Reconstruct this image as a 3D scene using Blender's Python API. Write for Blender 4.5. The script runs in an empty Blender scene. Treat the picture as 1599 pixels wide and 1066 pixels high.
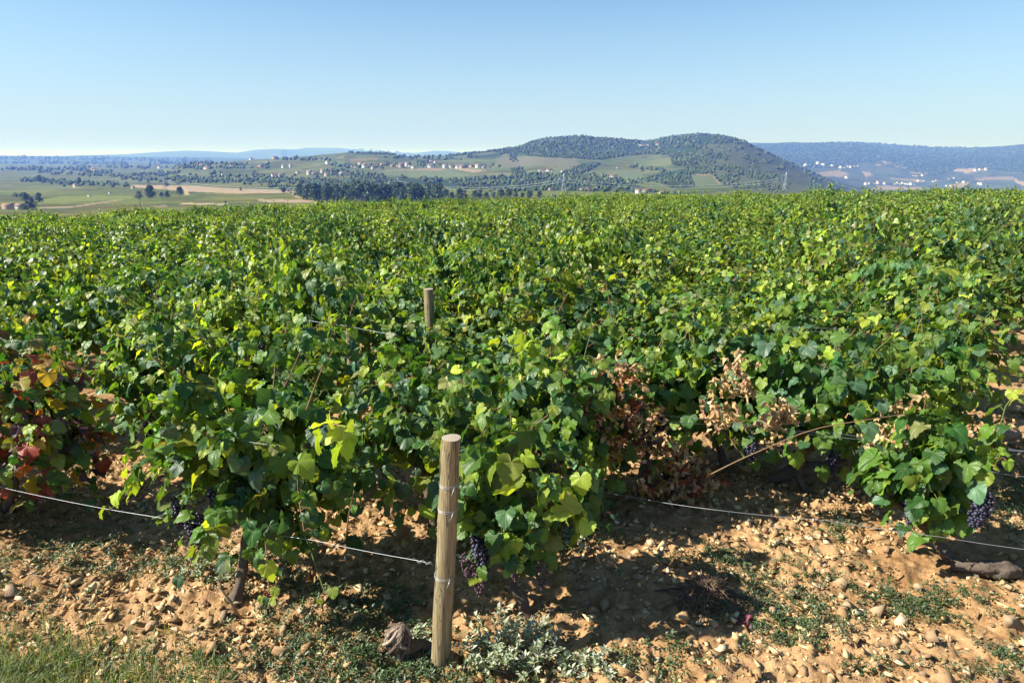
import bpy, math
import numpy as np
from math import radians, sin, cos, tan, pi

S = bpy.context.scene
COL = S.collection
# ------------------------------------------------------------------ camera
CAM_Z, PITCH = 1.75, radians(15.3)
cd = bpy.data.cameras.new('camera')
cd.lens = 24; cd.sensor_width = 36; cd.clip_start = 0.05; cd.clip_end = 90000
cam = bpy.data.objects.new('camera', cd); COL.objects.link(cam)
cam.location = (0, 0, CAM_Z); cam.rotation_euler = (radians(90) - PITCH, 0, 0)
S.camera = cam
# ------------------------------------------------------------------ sky and sun
SUN_EL, SUN_AZ = radians(39), radians(-98)       # azimuth clockwise from +Y
SUN = np.array([cos(SUN_EL)*sin(SUN_AZ), cos(SUN_EL)*cos(SUN_AZ), sin(SUN_EL)])
w = bpy.data.worlds.new('World'); S.world = w; w.use_nodes = True
nt = w.node_tree; bg = nt.nodes['Background']
sk = nt.nodes.new('ShaderNodeTexSky'); sk.sky_type = 'NISHITA'; sk.sun_disc = False
sk.sun_elevation = SUN_EL; sk.sun_rotation = SUN_AZ
sk.altitude = 300; sk.air_density = 1.0; sk.dust_density = 0.5; sk.ozone_density = 4.5
tn = nt.nodes.new('ShaderNodeMix'); tn.data_type = 'RGBA'; tn.blend_type = 'MULTIPLY'; tn.inputs[0].default_value = 1; tn.inputs[7].default_value = (.90, 1.06, 1.07, 1)
tc = nt.nodes.new('ShaderNodeTexCoord'); sx_ = nt.nodes.new('ShaderNodeSeparateXYZ'); mr = nt.nodes.new('ShaderNodeMapRange'); hz_ = nt.nodes.new('ShaderNodeMix')
mr.interpolation_type = 'SMOOTHSTEP'; mr.inputs[1].default_value = -.02; mr.inputs[2].default_value = .27; mr.inputs[3].default_value = .72; mr.inputs[4].default_value = 0
hz_.data_type = 'RGBA'; hz_.inputs[7].default_value = (3.8, 4.8, 6.0, 1)
nt.links.new(tc.outputs['Generated'], sx_.inputs[0]); nt.links.new(sx_.outputs[2], mr.inputs[0]); nt.links.new(mr.outputs[0], hz_.inputs[0])
nt.links.new(sk.outputs[0], tn.inputs[6]); nt.links.new(tn.outputs[2], hz_.inputs[6]); nt.links.new(hz_.outputs[2], bg.inputs[0]); bg.inputs[1].default_value = 0.071
sl = bpy.data.lights.new('sun', 'SUN'); sl.energy = 5.0; sl.angle = radians(0.5); sl.color = (1, 0.955, 0.88)
so = bpy.data.objects.new('sun', sl); COL.objects.link(so)
from mathutils import Vector
so.rotation_euler = Vector(SUN).to_track_quat('Z', 'Y').to_euler()
S.view_settings.view_transform = 'Standard'; S.view_settings.look = 'None'
S.view_settings.exposure = 1.1; S.view_settings.gamma = 1
S.render.engine = 'CYCLES'
S.cycles.use_denoising = True
S.cycles.max_bounces = 4; S.cycles.diffuse_bounces = 1; S.cycles.glossy_bounces = 1
S.cycles.transmission_bounces = 2; S.cycles.volume_bounces = 0

R = np.random.default_rng(11)
# ------------------------------------------------------------------ numeric helpers
def hsh(ix, iy, s):
    h = np.sin(ix*127.1 + iy*311.7 + s*74.7)*43758.5453
    return h - np.floor(h)
def vnoise(x, y, s=0):
    x = np.asarray(x, float); y = np.asarray(y, float)
    ix, iy = np.floor(x), np.floor(y); fx, fy = x-ix, y-iy
    fx = fx*fx*(3-2*fx); fy = fy*fy*(3-2*fy)
    a = hsh(ix, iy, s); b = hsh(ix+1, iy, s); c = hsh(ix, iy+1, s); d = hsh(ix+1, iy+1, s)
    return (a*(1-fx)+b*fx)*(1-fy) + (c*(1-fx)+d*fx)*fy
def fbm(x, y, s=0, o=4):
    t = 0; a = 0.5; n = 0
    for i in range(o):
        t = t + a*vnoise(x*2**i+i*17.3, y*2**i-i*9.1, s+i); n += a; a *= .5
    return t/n
def sstep(a, b, x):
    t = np.clip((x-a)/(b-a), 0, 1); return t*t*(3-2*t)
def nrm(v):
    return v/np.maximum(np.linalg.norm(v, axis=-1, keepdims=True), 1e-9)

def mesh(name, V, faces, mat, parent=None, col=None, uv=None, smooth=False, loc=None, rz=0):
    """faces: list of (m,k) index arrays. col: (n,4) per point. uv: (n,2) per point."""
    me = bpy.data.meshes.new(name)
    V = np.ascontiguousarray(V, np.float32)
    faces = [np.asarray(f, np.int32) for f in faces if len(f)]
    loops = np.concatenate([f.ravel() for f in faces])
    tot = np.concatenate([np.full(len(f), f.shape[1], np.int32) for f in faces])
    st = np.concatenate([[0], np.cumsum(tot)[:-1]]).astype(np.int32)
    me.vertices.add(len(V)); me.vertices.foreach_set('co', V.ravel())
    me.loops.add(len(loops)); me.loops.foreach_set('vertex_index', loops)
    me.polygons.add(len(tot)); me.polygons.foreach_set('loop_start', st); me.polygons.foreach_set('loop_total', tot)
    if smooth: me.polygons.foreach_set('use_smooth', np.ones(len(tot), bool))
    me.update(calc_edges=True)
    if col is not None:
        a = me.attributes.new('tint', 'FLOAT_COLOR', 'POINT'); a.data.foreach_set('color', np.ascontiguousarray(col, np.float32).ravel())
    if uv is not None:
        l = me.uv_layers.new(name='UVMap'); l.data.foreach_set('uv', np.ascontiguousarray(uv[loops], np.float32).ravel())
    me.materials.append(mat)
    return link(name, me, parent, loc, rz)
def link(name, data, parent=None, loc=None, rz=0):
    o = bpy.data.objects.new(name, data); COL.objects.link(o)
    if parent is not None: o.parent = parent
    if loc is not None: o.location = loc
    o.rotation_euler = (0, 0, rz)
    return o
def empty(name, loc, rz=0):
    o = link(name, None, None, loc, rz); o.empty_display_size = .1; return o
def tag(o, label=None, cat=None, group=None, kind=None):
    if label: o['label'] = label
    if cat: o['category'] = cat
    if group: o['group'] = group
    if kind: o['kind'] = kind
    return o
def copy_thing(o, loc, rz=None, scale=None):
    c = o.copy(); COL.objects.link(c); c.location = loc
    if rz is not None: c.rotation_euler = (0, 0, rz)
    if scale is not None: c.scale = (scale,)*3 if np.isscalar(scale) else scale
    for ch in o.children:
        d = ch.copy(); COL.objects.link(d); d.parent = c
        for g in ch.children:
            e = g.copy(); COL.objects.link(e); e.parent = d
    return c
class MB:
    """collects tubes, boxes and loose faces of ONE mesh"""
    def __init__(s): s.V = []; s.F = {3: [], 4: []}; s.n = 0; s.C = []
    def add(s, V, F, c=None):
        V = np.asarray(V, float)
        for f in F:
            f = np.asarray(f)
            if len(f): s.F[f.shape[1]].append(f+s.n)
        s.V.append(V); s.n += len(V)
        s.C.append(np.tile(np.array(c if c is not None else (1, 1, 1, 1), float), (len(V), 1)))
    def tube(s, P, r, k=6, c=None, cap=True):
        P = np.asarray(P, float); n = len(P); r = np.broadcast_to(r, (n,))
        T = np.gradient(P, axis=0); T = nrm(T)
        up = np.array([0, 0, 1.]) if abs(T[0, 2]) < .9 else np.array([1., 0, 0])
        A = nrm(np.cross(T, up)); B = np.cross(T, A)
        th = np.arange(k)*2*pi/k
        V = P[:, None] + r[:, None, None]*(np.cos(th)[None, :, None]*A[:, None]+np.sin(th)[None, :, None]*B[:, None])
        i = np.arange(n-1)[:, None]*k; j = np.arange(k)[None]; j2 = (j+1) % k
        q = np.stack([i+j, i+j2, i+k+j2, i+k+j], -1).reshape(-1, 4)
        V = V.reshape(-1, 3); t = []
        if cap:
            V = np.concatenate([V, P[:1], P[-1:]]); a, b = n*k, n*k+1
            t = [[a, (x+1) % k, x] for x in range(k)] + [[b, (n-1)*k+x, (n-1)*k+(x+1) % k] for x in range(k)]
        s.add(V, [q, np.array(t).reshape(-1, 3)] if cap else [q], c)
    def box(s, c, d, rz=0, col=None):
        x, y, z = np.array(d)/2
        V = np.array([[a*x, b*y, e*z] for e in (-1, 1) for a, b in ((-1, -1), (1, -1), (1, 1), (-1, 1))])
        cr, sr = cos(rz), sin(rz)
        V = np.stack([V[:, 0]*cr-V[:, 1]*sr, V[:, 0]*sr+V[:, 1]*cr, V[:, 2]], 1)+np.array(c)
        s.add(V, [np.array([[3, 2, 1, 0], [4, 5, 6, 7], [0, 1, 5, 4], [1, 2, 6, 5], [2, 3, 7, 6], [3, 0, 4, 7]])], col)
    def build(s, name, mat, parent=None, smooth=False, loc=None, rz=0):
        return mesh(name, np.concatenate(s.V), [np.concatenate(f) for f in s.F.values() if f], mat, parent, np.concatenate(s.C), None, smooth, loc, rz)
def ico(sub):
    p = (1+5**.5)/2
    V = [(-1, p, 0), (1, p, 0), (-1, -p, 0), (1, -p, 0), (0, -1, p), (0, 1, p), (0, -1, -p), (0, 1, -p), (p, 0, -1), (p, 0, 1), (-p, 0, -1), (-p, 0, 1)]
    F = [(0, 11, 5), (0, 5, 1), (0, 1, 7), (0, 7, 10), (0, 10, 11), (1, 5, 9), (5, 11, 4), (11, 10, 2), (10, 7, 6), (7, 1, 8), (3, 9, 4), (3, 4, 2), (3, 2, 6), (3, 6, 8), (3, 8, 9), (4, 9, 5), (2, 4, 11), (6, 2, 10), (8, 6, 7), (9, 8, 1)]
    V = [np.array(v)/np.linalg.norm(v) for v in V]
    for _ in range(sub):
        mem = {}; G = []
        def mid(a, b):
            k = (min(a, b), max(a, b))
            if k not in mem:
                m = V[a]+V[b]; V.append(m/np.linalg.norm(m)); mem[k] = len(V)-1
            return mem[k]
        for a, b, c in F:
            x, y, z = mid(a, b), mid(b, c), mid(c, a)
            G += [(a, x, z), (b, y, x), (c, z, y), (x, y, z)]
        F = G
    return np.array(V), np.array(F)
ICO = [ico(0), ico(1), ico(2)]
def many(V0, F0, P, M, n0=0):
    """copies of one template at P (n,3) with matrices M (n,3,3) -> one set of verts and faces"""
    V = P[:, None] + np.einsum('nij,kj->nki', M, V0)
    F = F0[None] + (np.arange(len(P))*len(V0))[:, None, None] + n0
    return V.reshape(-1, 3), F.reshape(-1, F0.shape[1])
def rotz(a):
    c, s, z = np.cos(a), np.sin(a), np.zeros_like(a)
    return np.stack([np.stack([c, -s, z], -1), np.stack([s, c, z], -1), np.stack([z, z, z+1], -1)], -2)
def randrot(n, rng):
    q = nrm(rng.normal(size=(n, 4))); a, b, c, d = q.T
    return np.stack([np.stack([1-2*(c*c+d*d), 2*(b*c-a*d), 2*(b*d+a*c)], -1), np.stack([2*(b*c+a*d), 1-2*(b*b+d*d), 2*(c*d-a*b)], -1), np.stack([2*(b*d-a*c), 2*(c*d+a*b), 1-2*(b*b+c*c)], -1)], -2)

# ------------------------------------------------------------------ materials
def material(name):
    m = bpy.data.materials.new(name); m.use_nodes = True
    n = m.node_tree; return m, n, n.nodes['Principled BSDF'], n.nodes['Material Output']
class NB:
    def __init__(s, nt): s.nt = nt
    def n(s, t, **k):
        x = s.nt.nodes.new('ShaderNode'+t)
        for a, b in k.items(): setattr(x, a, b)
        return x
    def l(s, a, b): s.nt.links.new(a, b)
    def set(s, sock, v):
        if hasattr(v, 'links') or isinstance(v, bpy.types.NodeSocket): s.l(v, sock)
        else: sock.default_value = v
    def math(s, op, a, b=0, c=None, clamp=False):
        x = s.n('Math', operation=op, use_clamp=clamp); s.set(x.inputs[0], a); s.set(x.inputs[1], b)
        if c is not None: s.set(x.inputs[2], c)
        return x.outputs[0]
    def mix(s, f, a, b, blend='MIX'):
        x = s.n('Mix', data_type='RGBA', blend_type=blend); s.set(x.inputs[0], f); s.set(x.inputs[6], a); s.set(x.inputs[7], b); return x.outputs[2]
    def noise(s, scale, detail=4, rough=.55, vec=None, dist=0):
        x = s.n('TexNoise'); x.inputs['Scale'].default_value = scale; x.inputs['Detail'].default_value = detail
        x.inputs['Roughness'].default_value = rough; x.inputs['Distortion'].default_value = dist
        if vec is not None: s.l(vec, x.inputs['Vector'])
        return x.outputs[0]
    def ramp(s, f, stops):
        x = s.n('ValToRGB'); s.l(f, x.inputs[0]); e = x.color_ramp.elements
        while len(e) < len(stops): e.new(.5)
        for i, (p, c) in enumerate(stops): e[i].position = p; e[i].color = (*c, 1) if len(c) == 3 else c
        return x.outputs[0]
    def bump(s, h, strength, dist, bsdf):
        x = s.n('Bump'); x.inputs['Strength'].default_value = strength; x.inputs['Distance'].default_value = dist
        s.l(h, x.inputs['Height']); s.l(x.outputs[0], bsdf.inputs['Normal'])
    def pos(s): return s.n('NewGeometry').outputs['Position']
    def obj(s): return s.n('TexCoord').outputs['Object']
    def tint(s):
        x = s.n('Attribute', attribute_name='tint'); return x.outputs['Color'], x.outputs['Alpha']

def leaf_material(name, veins):
    m, n, p, out = material(name); b = NB(n)
    c, a = b.tint()
    base = c
    if veins:
        uv = b.n('UVMap').outputs[0]; sep = b.n('SeparateXYZ'); b.l(uv, sep.inputs[0])
        u = b.math('ABSOLUTE', sep.outputs[0]); v = sep.outputs[1]
        d = None
        for ang in (0, 42, 88):      # palmate veins from the stalk
            dx, dy = sin(radians(ang)), cos(radians(ang))
            cr = b.math('ABSOLUTE', b.math('SUBTRACT', b.math('MULTIPLY', u, dy), b.math('MULTIPLY', v, dx)))
            al = b.math('ADD', b.math('MULTIPLY', u, dx), b.math('MULTIPLY', v, dy))
            cr = b.math('ADD', cr, b.math('MULTIPLY', b.math('LESS_THAN', al, 0), 1))
            d = cr if d is None else b.math('MINIMUM', d, cr)
        vein = b.math('SUBTRACT', 1, b.math('DIVIDE', d, .022), clamp=True)
        nz = b.noise(7, 3, .6, uv)
        base = b.mix(b.math('MULTIPLY', vein, .35), b.mix(b.math('MULTIPLY', b.math('SUBTRACT', nz, .35), .9, clamp=True), c, b.mix(1, c, (1.5, 1.35, 1.1, 1), 'MULTIPLY')), (.22, .27, .09, 1))
        b.bump(b.math('SUBTRACT', b.math('MULTIPLY', nz, .6), b.math('MULTIPLY', vein, .5)), .5, .006, p)
    back = b.n('NewGeometry').outputs['Backfacing']
    under = b.mix(.4, base, (.12, .17, .08, 1))
    b.l(b.mix(back, base, under), p.inputs['Base Color'])
    b.l(b.math('ADD', b.math('MULTIPLY', back, .3), .42), p.inputs['Roughness'])
    p.inputs['Specular IOR Level'].default_value = .38
    tr = b.n('BsdfTranslucent'); b.l(b.mix(1, base, (1.9, 1.8, .45, 1), 'MULTIPLY'), tr.inputs[0])
    mx = b.n('MixShader'); b.l(b.math('MULTIPLY', a, .42), mx.inputs[0]); b.l(p.outputs[0], mx.inputs[1]); b.l(tr.outputs[0], mx.inputs[2])
    b.l(mx.outputs[0], out.inputs[0]); return m
M = {}
M['leaf'] = leaf_material('vine_leaf', True)
M['leaf_plain'] = leaf_material('leaf_plain', False)

def tinted(name, rough=.8, bump=None, var=.35, scale=30, spec=.3):
    """colour from the mesh's own tint, mottled"""
    m, n, p, out = material(name); b = NB(n); c, a = b.tint()
    nz = b.noise(scale, 5, .6, b.obj())
    k = b.math('ADD', b.math('MULTIPLY', nz, 2*var), 1-var)
    x = b.n('VectorMath', operation='SCALE'); b.l(c, x.inputs[0]); b.l(k, x.inputs['Scale'])
    b.l(x.outputs[0], p.inputs['Base Color']); p.inputs['Roughness'].default_value = rough
    p.inputs['Specular IOR Level'].default_value = spec
    if bump: b.bump(nz, .8, bump, p)
    return m
M['bark'] = tinted('vine_bark', .9, .01, .6, 60)
M['cane'] = tinted('vine_cane', .7, None, .3, 80)
M['tinted'] = tinted('painted_surface', .8, None, .12, .5)
M['foliage_far'] = tinted('far_tree_foliage', .9, None, .3, .6, .1)

m, n, p, out = material('galvanised_wire'); M['wire'] = m
p.inputs['Base Color'].default_value = (.42, .43, .44, 1); p.inputs['Metallic'].default_value = .6; p.inputs['Roughness'].default_value = .5

m, n, p, out = material('stone'); M['stone'] = m; b = NB(n)
oi = b.n('ObjectInfo').outputs['Random']; ob = b.obj()
nz = b.noise(14, 6, .65, ob)
c1 = b.ramp(oi, [(0, (.50, .30, .12)), (.3, (.60, .42, .20)), (.5, (.50, .31, .16)), (.75, (.64, .49, .28)), (1, (.42, .31, .21))])
c2 = b.mix(b.math('MULTIPLY', b.math('SUBTRACT', nz, .25), 1.6, clamp=True), b.mix(1, c1, (.5, .42, .38, 1), 'MULTIPLY'), b.mix(1, c1, (1.15, 1.12, 1.1, 1), 'MULTIPLY'))
b.l(c2, p.inputs['Base Color']); p.inputs['Roughness'].default_value = .9; b.bump(b.noise(40, 5, .7, ob), .7, .006, p)
M['pebble'] = tinted('pebble', .9, .004, .35, 70, .2)

m, n, p, out = material('vineyard_soil'); M['soil'] = m; b = NB(n); P_ = b.pos()
n1 = b.noise(1.3, 4, .6, P_); n2 = b.noise(14, 6, .65, P_); n3 = b.noise(90, 5, .7, P_)
k = b.math('ADD', b.math('ADD', b.math('MULTIPLY', n1, .3), b.math('MULTIPLY', n2, .45)), b.math('MULTIPLY', n3, .25))
b.l(b.ramp(k, [(.30, (.13, .065, .028)), (.43, (.29, .16, .068)), (.55, (.42, .26, .125)), (.72, (.55, .385, .205))]), p.inputs['Base Color'])
p.inputs['Roughness'].default_value = .95; p.inputs['Specular IOR Level'].default_value = .15
b.bump(b.math('ADD', b.math('MULTIPLY', n3, .35), n2), .8, .02, p)

m, n, p, out = material('valley_land'); M['valley'] = m; b = NB(n); c, a = b.tint(); P_ = b.pos()
mp = b.n('Mapping'); b.l(P_, mp.inputs[0]); mp.inputs['Rotation'].default_value = (0, 0, .35); mp.inputs['Scale'].default_value = (.013, .028, .0)
vo = b.n('TexVoronoi'); vo.inputs['Scale'].default_value = 1; b.l(mp.outputs[0], vo.inputs['Vector'])
plot = b.ramp(vo.outputs['Color'], [(0, (.72, .86, .8)), (.35, (.95, 1.0, .9)), (.65, (1.2, 1.1, .95)), (.82, (1.45, 1.15, 1.1)), (1, (1.05, 1.2, 1.0))])
nz = b.noise(.05, 5, .65, P_); nz2 = b.noise(.35, 3, .6, P_)
k = b.math('ADD', b.math('ADD', b.math('MULTIPLY', nz, .5), b.math('MULTIPLY', nz2, .5)), .5)
x = b.n('VectorMath', operation='SCALE'); b.l(b.mix(a, c, b.mix(1, c, plot, 'MULTIPLY')), x.inputs[0]); b.l(k, x.inputs['Scale'])
b.l(x.outputs[0], p.inputs['Base Color']); p.inputs['Roughness'].default_value = .95; p.inputs['Specular IOR Level'].default_value = .05

m, n, p, out = material('post_wood'); M['wood'] = m; b = NB(n); ob = b.obj()
def stretched(k):
    mp = b.n('Mapping'); b.l(ob, mp.inputs[0]); mp.inputs['Scale'].default_value = (1, 1, k); return mp.outputs[0]
g = b.noise(150, 8, .7, stretched(.05), .8); g2 = b.noise(7, 5, .6, ob); g3 = b.noise(45, 3, .55, stretched(.025), .3); g4 = b.noise(22, 4, .6, stretched(.5))
crk = b.math('SUBTRACT', 1, b.math('DIVIDE', b.math('ABSOLUTE', b.math('SUBTRACT', g3, .5)), .012), clamp=True)
knot = b.math('MULTIPLY', b.math('SUBTRACT', g4, .66), 9, clamp=True)
c = b.mix(b.math('MULTIPLY', b.math('SUBTRACT', g2, .3), 2.2, clamp=True), b.ramp(g, [(.3, (.12, .08, .038)), (.5, (.30, .22, .105)), (.7, (.42, .33, .175))]), b.ramp(g, [(.3, (.11, .105, .06)), (.5, (.24, .205, .11)), (.7, (.35, .31, .19))]))
c = b.mix(b.math('MULTIPLY', crk, .85), c, (.035, .025, .016, 1)); c = b.mix(b.math('MULTIPLY', knot, .7), c, (.12, .075, .042, 1))
b.l(c, p.inputs['Base Color']); p.inputs['Roughness'].default_value = .88
b.bump(b.math('SUBTRACT', g, b.math('MULTIPLY', crk, 1.3)), 1.0, .006, p)
m, n, p, out = material('post_end_grain'); M['endgrain'] = m; b = NB(n); ob = b.obj()
wv = b.n('TexWave', wave_type='RINGS', rings_direction='Z'); wv.inputs['Scale'].default_value = 45; wv.inputs['Distortion'].default_value = 3; wv.inputs['Detail'].default_value = 3; b.l(ob, wv.inputs['Vector'])
b.l(b.ramp(wv.outputs[0], [(0, (.24, .19, .13)), (1, (.40, .34, .25))]), p.inputs['Base Color']); p.inputs['Roughness'].default_value = .9

m, n, p, out = material('grape_skin'); M['grape'] = m; b = NB(n); c, a = b.tint()
nz = b.noise(60, 3, .6, b.obj())
b.l(b.mix(b.math('MULTIPLY', nz, .35), c, b.mix(.5, c, (.13, .14, .20, 1))), p.inputs['Base Color']); p.inputs['Roughness'].default_value = .42

# ------------------------------------------------------------------ sight lines of the survey (photograph 1599 x 1066)
FPX = 1066.0
CP, SP = cos(PITCH), sin(PITCH)
def ray(px, py):
    x = (px-799.5)/FPX; v = (py-533)/FPX
    return x, CP - v*SP, -(SP + v*CP)
GA, GB = .0245, -.045                           # fall of the vineyard plane
def plane(x, y): return GA*x + GB*y
def G(px, py, h=0.0):
    """point h above the vineyard plane seen in a direction"""
    x, f, d = ray(px, py); t = (CAM_Z-h)/(GA*x+GB*f-d); return np.array([x*t, f*t, CAM_Z+d*t])
def atY(px, py, Y):
    x, f, d = ray(px, py); t = Y/f; return np.array([x*t, Y, CAM_Z+d*t])

# ------------------------------------------------------------------ land form
KQ = 1.036
PRO_Y = [-60, 0, 4, 8, 12, 20, 32, 42, 50, 60, 80]; PRO_Z = [2.0, 0, -.18, -.40, -.62, -.95, -1.33, -1.55, -2.1, -3.1, -6.0]
def tab(xs, ys): return lambda q: np.interp(q, xs, ys)
def slope_of(py):                                 # rise over run of a sight line near the skyline
    v = (py-533)/FPX; return -(SP+v*CP)/(CP-v*SP)
ZV_R = np.array([0, 28, 40, 60, 90, 150, 250, 400, 520, 700, 900, 1300, 2000, 4000, 9000, 60000.])
ZV_Z = np.array([0, -1.0, -2.1, -4.6, -8.5, -15.5, -25, -36, -41, -43.5, -45, -47, -52, -58, -70, -300.])
deep_r = np.array([0, 900, 1800, 3200, 4200, 5500, 60000]); deep_z = np.array([0, 0, -50, -105, -120, -95, -60.])
HILLS = {
 'main': dict(q=[300, 420, 480, 540, 600, 640, 700, 760, 810, 830, 850, 880, 910, 960, 1010, 1050, 1090, 1130, 1160, 1175, 1210, 1250, 1290, 1330, 1370, 1420],
              y=[256, 248, 244, 238.5, 240, 244.5, 243, 237, 230, 222, 217.5, 214.5, 214, 218, 221.5, 214, 210, 213, 221, 229, 244, 262, 279, 294, 304, 314],
              rc=tab([300, 600, 800, 1000, 1090, 1200, 1330, 1420], [2700, 2500, 2900, 3300, 2900, 2700, 2500, 2400]),
              rf=tab([300, 600, 900, 1100, 1420], [1150, 1050, 950, 950, 1300])),
 'ridge': dict(q=[1020, 1100, 1170, 1250, 1300, 1340, 1400, 1450, 1510, 1560, 1600, 1650, 1750, 2000, 2400],
               y=[250, 235, 226.5, 225.5, 223, 222, 226, 229.5, 231, 231, 227, 222, 225, 226, 235],
               rc=tab([1000, 2400], [8200, 8800]), rf=tab([1000, 2400], [3600, 4200])),
 'blue': dict(q=[120, 200, 240, 290, 330, 370, 400, 430, 460, 480, 530, 560, 600, 650, 680, 700, 740, 800],
              y=[243, 241, 238, 235.5, 236.5, 238.5, 234, 232.5, 233.5, 231, 231.5, 234, 238, 239, 235.5, 236, 240, 243],
              rc=tab([100, 420, 440, 480, 800], [17000, 17000, 15000, 19000, 19000]), rf=tab([0, 1000], [12000, 13000])),
 'plain_rise': dict(q=[-900, 0, 60, 150, 210, 230, 330, 420], y=[243, 243.5, 244, 243.5, 245, 245, 246, 248],
              rc=tab([-900, 420], [9500, 9500]), rf=tab([-900, 420], [7000, 7000])),
}
def land(x, y):
    """height of the ground anywhere in front of the camera, for arrays"""
    x = np.asarray(x, float); y = np.asarray(y, float)
    r = np.hypot(x, y); Y = np.maximum(y, 1e-3)
    q = np.clip(799.5 + FPX*KQ*x/np.maximum(Y, .18*r+1e-6), -2500, 4000)
    ca = np.maximum(Y/np.maximum(r, 1e-6), .18)
    zv = np.interp(r, ZV_R, ZV_Z)
    zv = zv + np.interp(r, deep_r, deep_z)*sstep(1180, 1420, q)
    zv = zv + sstep(300, 1200, r)*(fbm(x/420, y/420, 5, 3)-.5)*7
    mx = zv
    for k, h in HILLS.items():
        rc, rf = h['rc'](q), h['rf'](q)
        zc = CAM_Z + np.interp(q, h['q'], [slope_of(a) for a in h['y']])*rc*ca
        inn = sstep(h['q'][0]-60, h['q'][0], q)*(1-sstep(h['q'][-1], h['q'][-1]+60, q))
        t = (r-rf)/(rc-rf); tb = (r-rc)/(.8*(rc-rf))
        f = np.where(r < rc, sstep(0, 1, t), 1-sstep(0, 1, tb))
        am = (rc-rf)/1900*16
        if k == 'ridge': am = am*2.2
        bm = (fbm(x/(rc*.11), y/(rc*.11), 21, 4)-.5)*2*am*np.clip(4*t*(1-t), 0, 1)
        mx = np.maximum(mx, zv + (zc-zv)*f*inn + bm*f*inn)
    wz = 1-sstep(42, 78, r)
    left = 0
    pl = GA*np.clip(x, -70, 70) + np.interp(y, PRO_Y, PRO_Z) + left
    return np.where((y < 1) | (r < 42), pl, pl*wz + mx*(1-wz))
def soil(x, y):
    """ground of the vineyard with clods and ruts"""
    z = land(x, y)
    d = 1-sstep(5, 12, np.hypot(x, y))
    z = z + (fbm(x*1.7, y*1.7, 3, 3)-.5)*.09
    rg = 1-np.abs(2*fbm(x*11, y*11, 4, 3)-1); cl = fbm(x*26, y*26, 8, 3)
    z = z + d*((fbm(x*5, y*5, 14, 3)-.5)*.07 + (rg-.7)*.05 + sstep(.42, .66, cl)*.009 + (fbm(x*60, y*60, 9, 3)-.5)*.022)
    return z
def gz(x, y): return float(soil(np.array([x]), np.array([y]))[0])
def onsoil(px, py):
    p = G(px, py); return np.array([p[0], p[1], gz(p[0], p[1])])

def grid_mesh(name, X, Y, Z, mat, **k):
    a, b = X.shape
    V = np.stack([X, Y, Z], -1).reshape(-1, 3)
    i = (np.arange(a-1)[:, None]*b + np.arange(b-1)[None]).ravel()
    F = np.stack([i, i+1, i+b+1, i+b], 1)
    return V, F
def axis(lo, a, b, hi, st, grow=1.07):
    m = np.arange(a, b+1e-9, st); L = []; x = a; s = st
    while x > lo: s *= grow; x -= s; L.append(x)
    H = []; x = b; s = st
    while x < hi: s *= grow; x += s; H.append(x)
    return np.array(L[::-1]+list(m)+H)
ax = axis(-75, -3.2, 3.2, 75, .011); ay = axis(-45, 1.5, 4.2, 72, .011)
X, Y = np.meshgrid(ax, ay); Z = soil(X, Y)
V, F = grid_mesh('', X, Y, Z, None)
fr_ = np.hypot(V[F[:, 0], 0], V[F[:, 0], 1]); F = F[(fr_ < 72) | (V[F[:, 0], 1] < 1)]
tag(mesh('vineyard_ground', V, [F], M['soil'], smooth=True), 'stony ochre vineyard soil under the vines', 'ground', kind='structure')

# polar sheet for the valley and everything up to the horizon
QS = np.concatenate([np.arange(-900, -40, 12), np.arange(-40, 1640, 2.), np.arange(1640, 2500, 12)])
RS = np.concatenate([[66, 72, 80], np.geomspace(88, 30000, 330)])
TX = (QS-799.5)/(FPX*KQ); AZ = np.arctan(TX)
XX = np.sin(AZ)[:, None]*RS[None]; YY = np.cos(AZ)[:, None]*RS[None]
ZZ = land(XX, YY) - .3*(1-sstep(66, 110, RS))[None]
ELEV = (ZZ-CAM_Z)/YY                              # slope per unit Y, per column
def sight(px, py):
    """where a sight line meets the far land -> (x, y, z)"""
    x, f, d = ray(px, py); q = 799.5 + FPX*KQ*x/f
    c = np.clip(np.searchsorted(QS, q), 1, len(QS)-1); t = (q-QS[c-1])/(QS[c]-QS[c-1])
    e = ELEV[c-1]*(1-t)+ELEV[c]*t; s = d/f
    hit = np.nonzero(e[2:] >= s)[0]
    if not len(hit): return None
    i = hit[0]+2
    u = (s-e[i-1])/(e[i]-e[i-1]) if i > 0 and e[i] != e[i-1] else 0
    r = RS[i-1]+(RS[i]-RS[i-1])*np.clip(u, 0, 1); a = math.atan2(x, f)
    X, Y = r*sin(a), r*cos(a)
    return np.array([X, Y, float(land(np.array([X]), np.array([Y]))[0])])
# picture row of each land vertex, used only to look up which plot of the survey it lies in
fw = YY*CP - (ZZ-CAM_Z)*SP; dn = -(ZZ-CAM_Z)*CP - YY*SP
VPX = 799.5 + FPX*XX/fw; VPY = 533 + FPX*dn/fw
def inpoly(px, py, poly):
    ins = np.zeros(px.shape, bool); n = len(poly)
    for i in range(n):
        x1, y1 = poly[i]; x2, y2 = poly[(i+1) % n]
        if y1 == y2: continue
        c = ((y1 > py) != (y2 > py)) & (px < (x2-x1)*(py-y1)/(y2-y1)+x1); ins ^= c
    return ins
hn = fbm(XX/160, YY/160, 31, 4); hn2 = fbm(XX/60, YY/25, 37, 3)
GREEN = np.array([.120, .136, .026]); DKGREEN = np.array([.06, .095, .035]); TAN = np.array([.30, .225, .135]); WOOD = np.array([.035, .055, .022])
GB_ = GREEN[None, None]*.8; GF_ = np.array([.095, .115, .050])[None, None]; fr_ = sstep(800, 1500, RS)[None, :, None]
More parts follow.
